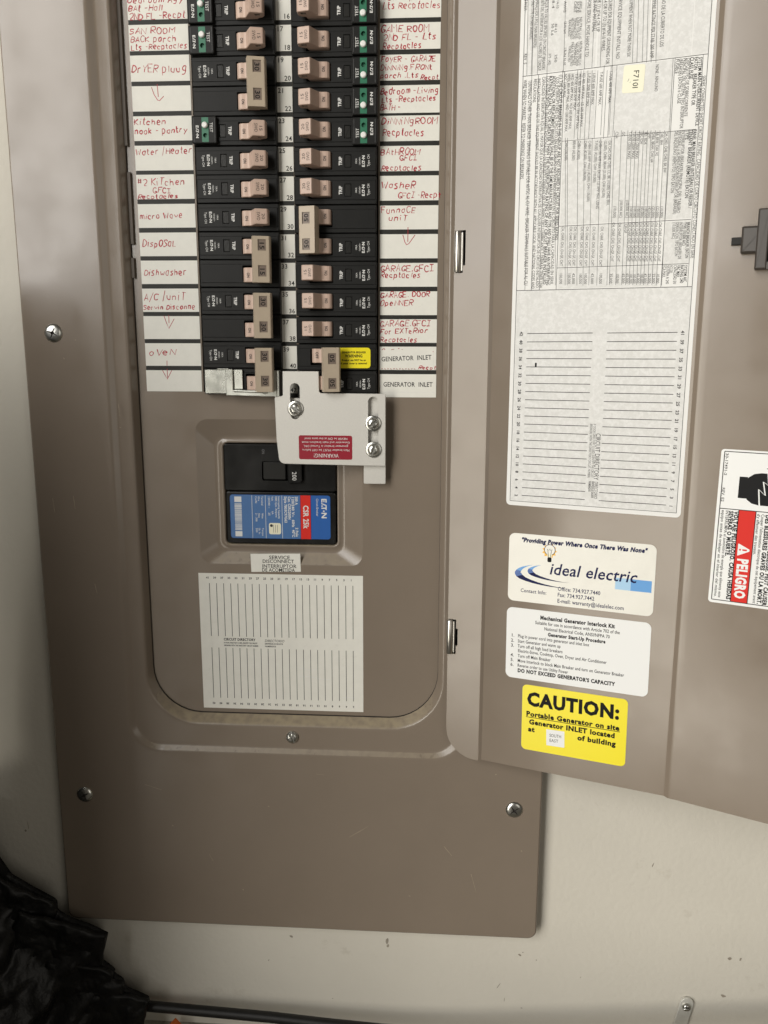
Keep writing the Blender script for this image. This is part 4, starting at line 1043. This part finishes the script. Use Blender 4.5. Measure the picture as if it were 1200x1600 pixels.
mb.build('warning_sticker', plate, label='dark red WARNING sticker, upside down')

# ------------------------------------------------------------------ door
mb = MB(); n = 12
AL, AR, YT, YB = 11.4, 247.0, -256.0, 515.0
nt1 = [(12.9, 137.0), (19.2, 137.0), (19.2, 159.5), (17.6, 159.5), (17.6, 164.4), (12.9, 164.4)]
nt2 = [(12.0, 408.2), (17.6, 408.2), (17.6, 415.0), (18.9, 415.0), (18.9, 428), (17.6, 428), (17.6, 434.6), (12.0, 434.6)]
flap = [(36.6, YT), (36.6, YB)] + [(AL + 22 - 22 * math.sin(R(t)), YB - 22 + 22 * math.cos(R(t))) for t in range(0, 91, 9)] + [(AL + 22 - 22 * math.cos(R(t)), YT + 22 - 22 * math.sin(R(t))) for t in range(0, 91, 15)]
cap(mb, flap, 0, 'taupe', D, [nt1, nt2]); cap(mb, flap, -1.3, 'taupe', D, [nt1, nt2]); bridge(mb, at_h(flap, 0), at_h(flap, -1.3), 'taupe', D)
for nt in (nt1, nt2): bridge(mb, at_h(nt, 0), at_h(nt, -1.3), 'taupe', D)
prof = [(36.6, 0), (37.1, -.15), (38.4, -1.9), (38.9, -2.1), (100, -2.1), (168.0, -2.1), (168.8, -1.9), (170.7, -.25), (171.5, 0), (173, .2), (176, .32)]
m_ = len(prof) + 1
def har(y):                      # twist added to the outer flap so it mirrors the daylight lamps
    pl = [(-300, 2.4), (178, 2.4), (262, 4.6), (382, 4.6), (478, 9.4), (600, 9.4)]
    for (y0, v0), (y1, v1) in zip(pl, pl[1:]):
        if y <= y1:
            t = max(0, (y - y0) / (y1 - y0)); return v0 + (v1 - v0) * t * t * (3 - 2 * t)
YS = [YT, 0, 100] + [178 + 12 * i for i in range(8)] + [322, 382] + [394 + 12 * i for i in range(8)] + [500, YB]
for dh in (0, -1.3):
    mb.add([D(a, y, h + dh) for y in YS for a, h in prof + [(AR, har(y))]], [[r * m_ + i, r * m_ + i + 1, (r + 1) * m_ + i + 1, (r + 1) * m_ + i] for r in range(len(YS) - 1) for i in range(m_ - 1)], 'taupe', True)
for y in (YT, YB):
    mb.add([D(a, y, h + dh) for dh in (0, -1.3) for a, h in prof + [(AR, har(y))]], [[i, i + 1, m_ + i + 1, m_ + i] for i in range(m_ - 1)], 'taupe', False)
mb.add([D(AR, YT, har(YT)), D(AR, YB, har(YB)), D(AR, YB, -8), D(AR, YT, -8)], [[0, 1, 2, 3]], 'taupe')
door = mb.build('door', panel, label='open panel door covered in stickers, swung to the right')
for y0, y1 in ((137.4, 164.0), (408.6, 434.2)):
    mb = MB()
    a_ = 13.9 if y0 < 200 else 13.0
    tube(mb, [(a_, y0, .6), (a_, y0 + .4, .6), (a_, y1 - .4, .6), (a_, y1, .6)], lambda i: 2.2 if i in (0, 3) else 2.5, 'nickel', 16, D)
    tube(mb, [(a_ + 2.9, y0 + 1, -.6), (a_ + 2.9, y1 - 1, -.6)], 1.0, 'nickel', 10, D)
    box(mb, 10.6, 21, y0 - 2, y1 + 2, -5.5, -4.6, 'dark_inside', D)  # dark plate added behind the notch, stands for the shade in the hole
    mb.build('hinge', door)

E_ = -2.1
def DF(a, b, h): return D(a, b, h + .34 + (a - 176) * (har(b) - .32) / (AR - 176))
def on_door(a, b, h): return D(a, b, h + E_)
# the printed data sheet
mb = MB()
sheet_out = rrect(51.7, 166.6, -70, 320.6, 3.0, 5)
prism(mb, sheet_out, 0, .15, 'sheet_paper', on_door)
hm = .19
# grey mottled fields (thin paper showing the metal through), white margins round the text
for a0, a1, b0, b1 in ((55, 163.5, 176.8, 317.2), (131, 141, -60, 45.2), (141.2, 154.4, -60, 45.2), (154.8, 163.6, -60, 45.2), (110, 145, 46.6, 86), (81.5, 141, 87, 136.6), (81.5, 141, 137.4, 163), (81.5, 143.4, 163.6, 176), (142, 160.4, 86.8, 136.6), (146, 161, 138, 162.8), (81.5, 100, 47, 86), (100, 130, -60, 45.4), (56, 99, -60, 45)):
    cap(mb, rrect(a0, a1, b0, b1), hm, 'sheet_mottle', on_door)
ht = .25
def vl(a, b0, b1, w=.22): line(mb, a, b0, a, b1, w, 'ink_soft', on_door, ht)
def hl_(b, a0, a1, w=.28): line(mb, a0, b, a1, b, w, 'ink_soft', on_door, ht)
vl(54.4, -60, 317.6, .3); vl(163.9, -60, 317.6, .3); hl_(317.6, 54.4, 163.9, .3); hl_(45.8, 54, 164, .3); hl_(176.7, 54.4, 163.9, .35)
hl_(86.4, 80.8, 160, .25); hl_(137.4, 80.6, 160.6, .3); hl_(163.1, 80.5, 161, .3); vl(161.2, 45.8, 176.5); vl(80.6, 45.8, 176.5, .3)
vl(145.6, 45.8, 176.6, .25); vl(108.8, 45.8, 86.4, .25); vl(64.3, 45.8, 176.7, .25); vl(59.6, -60, 45.8, .25); vl(69.6, 45.8, 176.7, .25)
vl(60, 45.8, 176.7, .2)
for s0, b0, s1, b1 in SHEET_LINES:
    if abs(b1 - b0) > 5: line(mb, s0, b0, s1, b1, .2, 'ink_soft', on_door, ht)
for s0, s1, b0, b1, c, bo_, st in SHEET_TEXT:
    ang = math.degrees(math.atan2(b1 - b0, s1 - s0)); L_ = math.hypot(s1 - s0, b1 - b0)
    text(mb, st, s0, b0, ang, c, 'ink_black' if bo_ else 'ink_soft', on_door, ht + .02, fit=L_, bold=0 if not bo_ else 3)
for i in range(21):
    y = 204.3 + i * (313.2 - 204.3) / 20
    line(mb, 62.6, y + .15, 105.4, y - .1, .42, 'ink_soft', on_door, ht); line(mb, 114.6, y - .05, 157.2, y - .3, .42, 'ink_soft', on_door, ht)
    text(mb, str(41 - 2 * i), 160.3, y + .2, 90, 1.9, 'ink_soft', on_door, ht, align='c', bold=1)
    text(mb, str(42 - 2 * i), 58.6, y + .4, 90, 1.9, 'ink_soft', on_door, ht, align='c', bold=1)
for a_, b0, b1 in ((110, 262, 302),):
    cap(mb, rrect(105.6, 114.3, 262, 312), ht - .02, 'sheet_mottle', on_door)
text(mb, 'CIRCUIT DIRECTORY', 112.2, 268.5, 90, 3.0, 'ink_black', on_door, ht + .03, fit=31, bold=0)
text(mb, 'IF DOOR DIRECTORY IS USED, IDENTIFY THE CIRCUIT', 109.6, 262.5, 90, 1.6, 'ink_soft', on_door, ht + .03, fit=35.5)
text(mb, 'BREAKERS WITH THE DIRECTORY CIRCUIT NUMBER.', 107.4, 262.5, 90, 1.6, 'ink_soft', on_door, ht + .03, fit=36)
text(mb, 'DIRECTORIO', 112.0, 309.2 - 7.0, 90, 2.2, 'ink_soft', on_door, ht + .03, fit=11, ital=.2) if False else None
text(mb, 'DIRECTORIO', 112.4, 300.5, 90, 2.2, 'ink_soft', on_door, ht + .03, fit=11.5, ital=.2)
text(mb, 'IDENTIFIQUE LOS CIRCUITOS', 110.2, 300.5, 90, 1.4, 'ink_soft', on_door, ht + .03, fit=11.2, bold=1)
text(mb, 'NUMERADOS', 108.2, 300.5, 90, 1.4, 'ink_soft', on_door, ht + .03, fit=7, bold=1)
cap(mb, rrect(68.5, 69.7, 223.5, 226.4), ht, 'ink_black', on_door)
mb.build('data_sheet', door, label='tall white printed data sheet of ratings and a blank circuit directory')
mb = MB(); F = offset_frame(on_door, 116.4, 46.6, R(2))
prism(mb, rrect(0, 12.6, 0, 15.6, 1.4, 4), .26, .36, 'seal_cream', F)
text(mb, 'F710I', 7.6, 8.2, 90, 3.1, 'ink_black', F, .42, fit=10.4, align='c'); stroke(mb, [(3.6, 7.5), (3.2, 8.8), (2.7, 9)], .25, 'ink_grey', F, .42); stroke(mb, [(4.6, 9.4), (4.3, 10)], .2, 'ink_grey', F, .42)
mb.build('code_sticker', door, label='small cream F710I sticker on the data sheet')

# electrician's sticker
mb = MB(); F = offset_frame(on_door, 54.8, 340.2, R(-.2))
prism(mb, rrect(0, 98.6, 0, 48.8, 4.2, 6), 0, .2, 'sticker_cream', F)
h1 = .26
text(mb, '"Providing Power Where Once There Was None"', 8.6, 4.3, 0, 2.9, 'ink_navy', F, h1 + .2, fit=84, bold=4, ital=.22)
text(mb, 'ideal electric', 28.6, 23.0, 0, 7.8, 'ink_navy', F, h1 + .05, fit=58.5, ital=.2, bold=3)
poly(mb, [(27.9, 16.4), (29.8, 16.4), (29.4, 18.4), (27.5, 18.4)], 'ink_navy', F, h1)
def swoosh(x0, y0, wid, hgt, th, m):
    up = []; lo = []
    for i in range(15):
        t = i / 14; a_ = R(115 + t * 168)
        up.append((x0 + wid * (math.cos(a_) + .42 * max(0, t - .55) ** 1.2 * 3.2), y0 - hgt * math.sin(a_)))
    for i, p in enumerate(up):
        t = i / 14; q = math.sin(math.pi * min(1, t * 1.02)) * th
        lo.append((p[0] + q, p[1] - q * .32 * (1 if t > .4 else -.5)))
    for i in range(14):
        mcol = m if i > 6 else 'logo_blue' if i > 3 else 'logo_sky'
        mb.add([F(*up[i], h1), F(*up[i + 1], h1), F(*lo[i + 1], h1), F(*lo[i], h1)], [[0, 1, 2, 3]], mcol)
swoosh(27, 28.4, 22.5, 7.6, 4.4, 'ink_navy'); swoosh(30.5, 26.2, 17.0, 5.6, 3.6, 'ink_navy')
nst = 8
for i in range(nst):
    a0 = 70 + i * 3.35; cap(mb, rrect(a0, a0 + 3.36, 24.6, 32.6), h1 - .02, ('sticker_cream', 'logo_pale', 'logo_pale', 'logo_pale', 'logo_sky', 'logo_sky', 'logo_sky', 'logo_sky')[i], F)
# lamp emblem
def star(x, y, r0, r1, k): return [(x + (r0 if i % 2 else r1) * math.cos(math.pi * i / k), y + (r0 if i % 2 else r1) * math.sin(math.pi * i / k)) for i in range(2 * k)]
cap(mb, star(28.4, 10.6, 3.9, 5.2, 11), h1 + .01, 'logo_gold', F)
cap(mb, circ(28.6, 9.8, 3.9, 24), h1 + .05, 'ink_navy', F); cap(mb, circ(28.6, 9.8, 3.5, 24), h1 + .08, 'sticker_cream', F)
cap(mb, [(26.8, 12.6), (30.4, 12.6), (29.8, 15.2), (27.4, 15.2)], h1 + .09, 'seal_cream', F)
stroke(mb, [(27.9, 15), (27.4, 11), (26.9, 9.2), (27.9, 10.2), (28.6, 9), (29.3, 10.2), (30.2, 9.2), (29.7, 11), (29.2, 15)], .3, 'ink_soft', F, h1 + .13)
cap(mb, rrect(27.2, 30, 15, 18.4, .8, 3), h1 + .1, 'ink_black', F)
text(mb, 'Contact Info:', 9.0, 40.6, 0, 2.5, 'ink_navy', F, h1, fit=18.4, bold=3)
text(mb, 'Office: 734.927.7440', 35.0, 36.6, 0, 2.7, 'ink_navy', F, h1, fit=29, bold=3)
text(mb, 'Fax: 734.927.7442', 35.0, 40.9, 0, 2.7, 'ink_navy', F, h1, fit=25.2, bold=3)
text(mb, 'E-mail: warranty@idealelec.com', 35.0, 45.2, 0, 2.7, 'ink_navy', F, h1, fit=45, bold=3)
mb.build('contact_sticker', door, label='white contact sticker with a light bulb emblem and blue swooshes')

mb = MB(); F = offset_frame(on_door, 54.6, 394.0, R(-.5))
prism(mb, rrect(0, 98.6, 0, 52.4, 4.2, 6), 0, .2, 'sticker_white', F)
for s_, x, y, c, ft, b, al in (('Mechanical Generator Interlock Kit', 49.5, 5.2, 2.6, 51, 1, 'c'), ('Suitable for use in accordance with Article 702 of the', 49.5, 9.2, 2.3, 58, 0, 'c'), ('National Electrical Code, ANSI/NFPA 70', 49.5, 13.0, 2.3, 45, 0, 'c'),
        ('Generator Start-Up Procedure', 49.5, 16.9, 2.4, 39.6, 1, 'c'), ('1.', 3.4, 20.6, 2.3, None, 0, 'l'), ('2.', 3.4, 24.4, 2.3, None, 0, 'l'), ('3.', 3.4, 28.1, 2.3, None, 0, 'l'), ('4.', 3.4, 35.4, 2.3, None, 0, 'l'), ('5.', 3.4, 39.0, 2.3, None, 0, 'l'), ('6.', 3.4, 42.6, 2.3, None, 0, 'l'),
        ('Plug in power cord into generator and inlet box', 8.4, 20.6, 2.3, 50, 0, 'l'), ('Start Generator and warm up', 8.4, 24.4, 2.3, 30.5, 0, 'l'), ('Turn off all high load breakers', 8.4, 28.1, 2.3, 32, 0, 'l'), ('Electric-Stove, Cooktop, Oven, Dryer and Air Conditioner', 8.6, 31.6, 2.3, 62, 0, 'l'),
        ('Turn off Main Breaker', 8.6, 35.4, 2.3, 23.6, 0, 'l'), ('Move Interlock to block Main Breaker and turn on Generator Breaker', 8.6, 39.0, 2.3, 74, 0, 'l'), ('Reverse order to use Utility Power', 8.6, 42.6, 2.3, 36, 0, 'l'), ("DO NOT EXCEED GENERATOR'S CAPACITY", 8.8, 46.4, 2.6, 68, 1, 'l')):
    text(mb, s_, x, y, 0, c, 'ink_black', F, .26, fit=ft, bold=4 if b else 3, align=al)
mb.build('procedure_sticker', door, label='white sticker listing the generator start-up procedure')

mb = MB(); F = offset_frame(on_door, 67.8, 450.2, R(-.6))
prism(mb, rrect(0, 73.4, 0, 49.6, 3.4, 6), 0, .2, 'sticker_yellow', F)
text(mb, 'CAUTION:', 3.6, 10.4, 0, 9.4, 'ink_black', F, .26, fit=65, bold=4)
text(mb, 'Portable Generator on site', 3.2, 21.8, 0, 3.5, 'ink_black', F, .26, fit=65.5, bold=4); line(mb, 3.0, 24.4, 69, 24.4, .45, 'ink_black', F, .26)
text(mb, 'Generator INLET located', 5.4, 27.8, 0, 3.5, 'ink_black', F, .26, fit=60.5, bold=4)
text(mb, 'at', 5.0, 33.4, 0, 3.5, 'ink_black', F, .26, fit=4.6, bold=4); text(mb, 'of building', 40.2, 33.8, 0, 3.5, 'ink_black', F, .26, fit=26.4, bold=4)
mb.build('caution_sticker', door, label='yellow CAUTION sticker about a portable generator')
mb = MB(); F = offset_frame(on_door, 86.1, 481.4, R(-2.4))
prism(mb, rrect(0, 12.9, 0, 12.2), .2, .36, 'sticker_white', F)
text(mb, 'SOUTH', 2.2, 4.2, 0, 2.3, 'ink_soft', F, .42, fit=8.6); text(mb, 'EAST', 2.2, 8.0, 0, 2.3, 'ink_soft', F, .42, fit=6.4)
mb.build('direction_sticker', door, label='small white SOUTH EAST label on the yellow sticker')

# danger sticker on the right flap
mb = MB(); F = offset_frame(DF, 188.0, 274.6, R(.6))
prism(mb, rrect(0, 50, 0, 98.4, 2.0, 5), 0, .2, 'sticker_white', F)
h1 = .26
for a0, b0, a1, b1 in ((2.0, 1.4, 50, 1.4), (2.0, 1.4, 2.0, 96.4), (2.0, 96.4, 50, 96.4), (2.0, 37.2, 50, 37.2)): line(mb, a0, b0, a1, b1, .5, 'ink_black', F, h1)
cap(mb, rrect(13.4, 22.8, 37.4, 96.2), h1, 'sticker_red', F); line(mb, 13.2, 37.3, 13.2, 96.3, .5, 'ink_black', F, h1 + .03); line(mb, 23.0, 37.3, 23.0, 96.3, .5, 'ink_black', F, h1 + .03)
text(mb, 'PELIGRO', 18.2, 68.0, 90, 5.8, 'sticker_white', F, h1 + .06, fit=26.0, bold=4)
cap(mb, [(14.6, 58.8), (14.6, 65.8), (14.9, 66.2), (21.4, 62.9), (21.4, 61.7), (14.9, 58.4)], h1 + .05, 'sticker_white', F)
cap(mb, rrect(17.2, 20.0, 61.8, 62.8, .4, 2), h1 + .09, 'sticker_red', F); cap(mb, circ(16.0, 62.3, .6, 10), h1 + .09, 'sticker_red', F)
for s_, a_, b0, L_, c, b in (('30-17491-2', 3.5, 2.4, 14, 1.6, 0), ('REV. E2', 3.2, 24, 9, 1.6, 0), ('VOLTAJE PELIGROSO. CAUSA HERIDAS', 11.8, 38.4, 57, 2.3, 1), ('SEVERAS O MUERTE.', 8.9, 38.4, 29, 2.3, 1), ('INTERRUMPA el suministro de energía que alimenta este', 6.6, 38.2, 56.6, 1.7, 0), ('equipo antes de trabajar en el interior del mismo.', 4.2, 38.2, 56.6, 1.7, 0),
        ("d'y effectuer des travaux.", 24.6, 38.6, 26, 1.7, 0), ("Couper l'alimentation électrique de cet équipement avant", 27.0, 38.6, 57, 1.7, 0), ('DES BLESSURES GRAVES OU LA MORT.', 29.8, 38.8, 57, 2.3, 1), ('TENSION DANGEREUSE. PEUT CAUSER', 32.8, 38.8, 57.4, 2.3, 1)):
    text(mb, s_, a_, b0, 90, c, 'ink_black' if b else 'ink_soft', F, h1 + .02, fit=L_, bold=4 if b else 3)
# pictogram: hand-like black shape with a spark
cap(mb, rrect(11.8, 16.6, 16.4, 29.8) , h1, 'ink_black', F)
cap(mb, [(14.6, 20.5), (17.0, 16.5), (20, 14.2), (24, 13.4), (50, 13.4), (50, 33.4), (24, 33.4), (20, 32.6), (17, 30.4), (14.6, 26.2)], h1 + .02, 'ink_black', F)
for y in (16.5, 21.4, 26, 30.6): line(mb, 30.4, y, 50, y, .9, 'sticker_white', F, h1 + .06)
stroke(mb, [(27.6, 13.2), (28.6, 20.8), (25.4, 18.6), (27.2, 27), (23.2, 23.4), (24.4, 33.6)], .8, 'sticker_white', F, h1 + .07)
stroke(mb, [(28.2, 11.0), (28.8, 8), (31.2, 6), (35, 5.2), (42, 5.4)], 2.0, 'ink_black', F, h1 + .02)
for p in ((26.6, 10.4), (27.6, 12.2), (29, 12.4)): stroke(mb, [(28.2, 10.6), p], .35, 'ink_black', F, h1 + .03)
mb.build('danger_sticker', door, label='white and red PELIGRO shock warning sticker at the right edge')

# latch
mb = MB()
box(mb, 184.4, 190.5, 149.6, 153.8, 0, 3.4, 'dark_inside', DF, .3)
prism(mb, rrect(189.8, 203, 143.8, 159.0, .8, 3), 0, 6.2, 'latch_brown', DF, 1.2)
prism(mb, rrect(198.0, 204.5, 134.6, 168.4, .6, 3), 0, 8.2, 'latch_brown', DF, .9)
prism(mb, rrect(228, 236.0, 134.6, 168.4, .6, 3), 0, 8.2, 'latch_brown', DF, .9)
for y0, y1 in ((134.6, 139), (164.4, 168.4)): box(mb, 204.4, 228.1, y0, y1, 0, 8.0, 'latch_brown', DF)
cap(mb, rrect(204, 228.4, 138, 165), .3, 'dark_inside', DF)
prism(mb, rrect(212, 224, 145, 160, 1, 3), 0, 4.6, 'latch_brown', DF, .8)
mb.build('latch', door)

# ------------------------------------------------------------------ black plastic sheeting at the lower left, with unseen bulk added to block light
mb = MB()
edge = [(-262, 520, 45), (-246, 570, 40), (-234, 600, 32), (-226, 624, 26), (-208, 636, 25), (-191, 645.5, 25), (-190.5, 654, 26), (-180, 660.5, 26), (-164, 667, 25), (-151, 673.5, 25), (-155, 688, 24), (-158.5, 699, 23),
        (-147.5, 707, 24), (-149, 711.5, 23), (-142, 716, 23), (-140.8, 724.5, 22), (-130, 730, 21), (-121.8, 734, 21), (-123, 742, 21), (-128, 757, 20), (-131, 790, 20)]
from mathutils import noise
nu, nv = 220, 130
edge = [(-285, 168, 95), (-278, 300, 90), (-270, 420, 62)] + edge  # unseen upper edge, shaped for the shade it throws to the right
def along(pl, t):
    t *= len(pl) - 1; k = min(int(t), len(pl) - 2)
    return Vector(pl[k]).lerp(Vector(pl[k + 1]), t - k)
lens = [0]
for p, q in zip(edge, edge[1:]): lens.append(lens[-1] + (Vector(q) - Vector(p)).length)
def along_edge(t):
    d = t * lens[-1]
    for k in range(len(edge) - 1):
        if d <= lens[k + 1] or k == len(edge) - 2: return Vector(edge[k]).lerp(Vector(edge[k + 1]), (d - lens[k]) / (lens[k + 1] - lens[k]))
def wall_line(t):
    p = along_edge(t).copy()
    if p.y < 540: return Vector((p.x - 5, p.y, p.z - 8))
    k = (p.z - 1.5) / 600; p.x -= (107 - p.x) * k + 4; p.y += (p.y - 211) * k + 3; p.z = 1.5
    return p
keys = [wall_line, along_edge, lambda t: along([(-292, 158, 210), (-286, 520, 200), (-262, 680, 120), (-250, 1000, 130)], t),
        lambda t: along([(-300, 150, 400), (-290, 520, 430), (-300, 1300, 420)], t), lambda t: along([(-700, 165, 430), (-700, 560, 450), (-700, 1300, 430)], t)]  # unseen bulk out of view, shaped to hold back the daylight lamps
vs = []; fs = []
for j in range(nv + 1):
    v = (0 if j == 0 else 1 + (j - 1) / (nv - 1) * 3); kk = 0 if j == 0 else min(int(v), 3); f_ = v - kk
    if kk == 4 or kk + 1 >= len(keys): kk, f_ = len(keys) - 2, 1.0
    for i in range(nu + 1):
        t = i / nu; p = keys[kk](t).lerp(keys[kk + 1](t), f_)
        fold = 16 * abs(noise.noise((p.x * .020 + p.y * .016, p.y * .012 - p.x * .010 + p.z * .01, 3.1))) + 9 * abs(noise.noise((p.x * .05, p.y * .035, p.z * .04 + 8.3))) + 2.2 * noise.noise((p.x * .14, p.y * .12, p.z * .1))
        ramp = max(0, min(1, (v - 1) * 5))
        nx = .75 if kk < 3 else .1
        vs.append((p.x + ramp * (fold - 10) * nx - ramp * 4, p.y + 2.0 * ramp * noise.noise((p.x * .1, p.y * .1, 5)), p.z + ramp * (fold - 6) * .7))
for j in range(nv):
    for i in range(nu):
        q = j * (nu + 1) + i; fs.append([q, q + 1, q + nu + 2, q + nu + 1])
mb.add(vs, fs, 'tarp_black', True)
# folded flaps layered on top of one another
def flapfold(pts, h, tw, seed=0):
    # a folded-over flap: outline roughened, then filled as rings that crumple towards the middle
    c = Vector((sum(p[0] for p in pts) / len(pts), sum(p[1] for p in pts) / len(pts)))
    o = []
    for p, q in zip(pts, pts[1:] + pts[:1]):
        m = max(2, int((Vector(q) - Vector(p)).length / 2.2))
        for i in range(m):
            x, y = p[0] + (q[0] - p[0]) * i / m, p[1] + (q[1] - p[1]) * i / m
            o.append((x + 1.6 * noise.noise((x * .11, y * .11, seed)), y + 1.6 * noise.noise((x * .11, y * .11, seed + 4))))
    rings = []
    for k in range(13):
        f = 1 - k / 13; r = []
        for x, y in o:
            X, Y = c.x + (x - c.x) * f, c.y + (y - c.y) * f
            z = h + tw * (X - c.x) + min(1, k * .5) * (5.5 * abs(noise.noise((X * .035 + Y * .02, Y * .02, seed + 1))) + 2.2 * noise.noise((X * .1, Y * .08, seed + 2)) + .8 * noise.noise((X * .3, Y * .3, seed)))
            r.append((X, Y, z))
        rings.append(r)
    loops(mb, [[(x, y, z - 3.5) for x, y, z in rings[0]]] + rings, 'tarp_black', P, True)
    mb.add([P(*p) for p in rings[-1]], [list(range(len(o)))], 'tarp_black', True)
flapfold([(-250, 590), (-226, 622), (-190.5, 645.5), (-189.5, 654), (-215, 700), (-262, 680)], 40, -.25, 1)
flapfold([(-215, 646), (-180, 660), (-150.5, 673), (-157, 699.5), (-186, 716), (-232, 700)], 38, -.2, 7)
flapfold([(-195, 690), (-158, 698.8), (-147, 707), (-148.6, 712), (-141.4, 716.2), (-140.4, 725), (-170, 760), (-215, 745)], 36, -.22, 13)
flapfold([(-172, 722), (-141, 724.4), (-121.2, 734), (-124, 744), (-128, 760), (-150, 790), (-190, 780)], 33, -.2, 19)
tp = mb.build('plastic_sheeting', None, loc=V3(-300, 790, 60))
tag(tp, 'crumpled black plastic sheeting heaped in the lower left corner', 'plastic sheet')

# ------------------------------------------------------------------ cable, strap and scrap along the bottom
mb = MB()
cp = [(-190, 742, 14), (-150, 745, 15), (-124, 748, 16), (-75, 749.2, 17), (-24, 750.6, 18), (20, 752, 20), (68, 753, 22), (120, 751.5, 25), (180, 747, 27), (250, 741, 28), (309, 735.5, 28), (380, 729.5, 28), (460, 724, 28), (620, 722, 28)]
pts = []
for i in range(len(cp) - 1):
    for q in range(4): pts.append(tuple(Vector(cp[i]).lerp(Vector(cp[i + 1]), q / 4)))
pts.append(cp[-1])
tube(mb, pts, 4.2, 'cable_black', 16)
c_ = mb.build('cable', None, loc=V3(-124, 748, 16)); tag(c_, 'black cable running along the foot of the wall from the plastic sheeting', 'cable')
mb = MB()
F = offset_frame(P, 312.2, 733.5, R(11))
ol = rrect(-5.4, 5.4, -7.5, 22, [5.4, 5.4, 0, 0], 8)
prism(mb, ol, 2.0, 3.6, 'strap_zinc', F, .5, back=True)
cl = thing('cable_strap', 'small zinc strap screwed to the wall at the bottom right', 'cable strap', 311, 750, 1)
mb.build('strap', cl)
screw_slot(312.0, 733.6, 3.4, cl, 3.4, rot=.1)
mb = MB(); rnd = random.Random(5)
def chip(x, y0, w_, l_, m, ang):
    F = lambda a, b, h: (x + a * math.cos(ang) - b * math.sin(ang), 768 - h - .02 * a * a, y0 + a * math.sin(ang) + b * math.cos(ang))
    prism(mb, [(-w_, -l_), (w_ * .7, -l_ * .8), (w_, l_ * .4), (w_ * .2, l_), (-w_ * .8, l_ * .7)], 0.1, 2.2, m, F, .4)
chip(-106, 20, 6, 11, 'orange_scrap', .5); chip(-110, 26, 3, 9, 'orange_scrap', 1.2)
o = mb.build('scrap', None, loc=V3(-106, 768, 18)); tag(o, 'torn orange scrap lying under the black cable', 'scrap')
mb = MB(); chip(-128, 24, 5, 6, 'sticker_white', .9)
o = mb.build('paper_scrap', None, loc=V3(-128, 768, 24)); tag(o, 'small pale scrap at the foot of the black plastic sheeting', 'scrap')
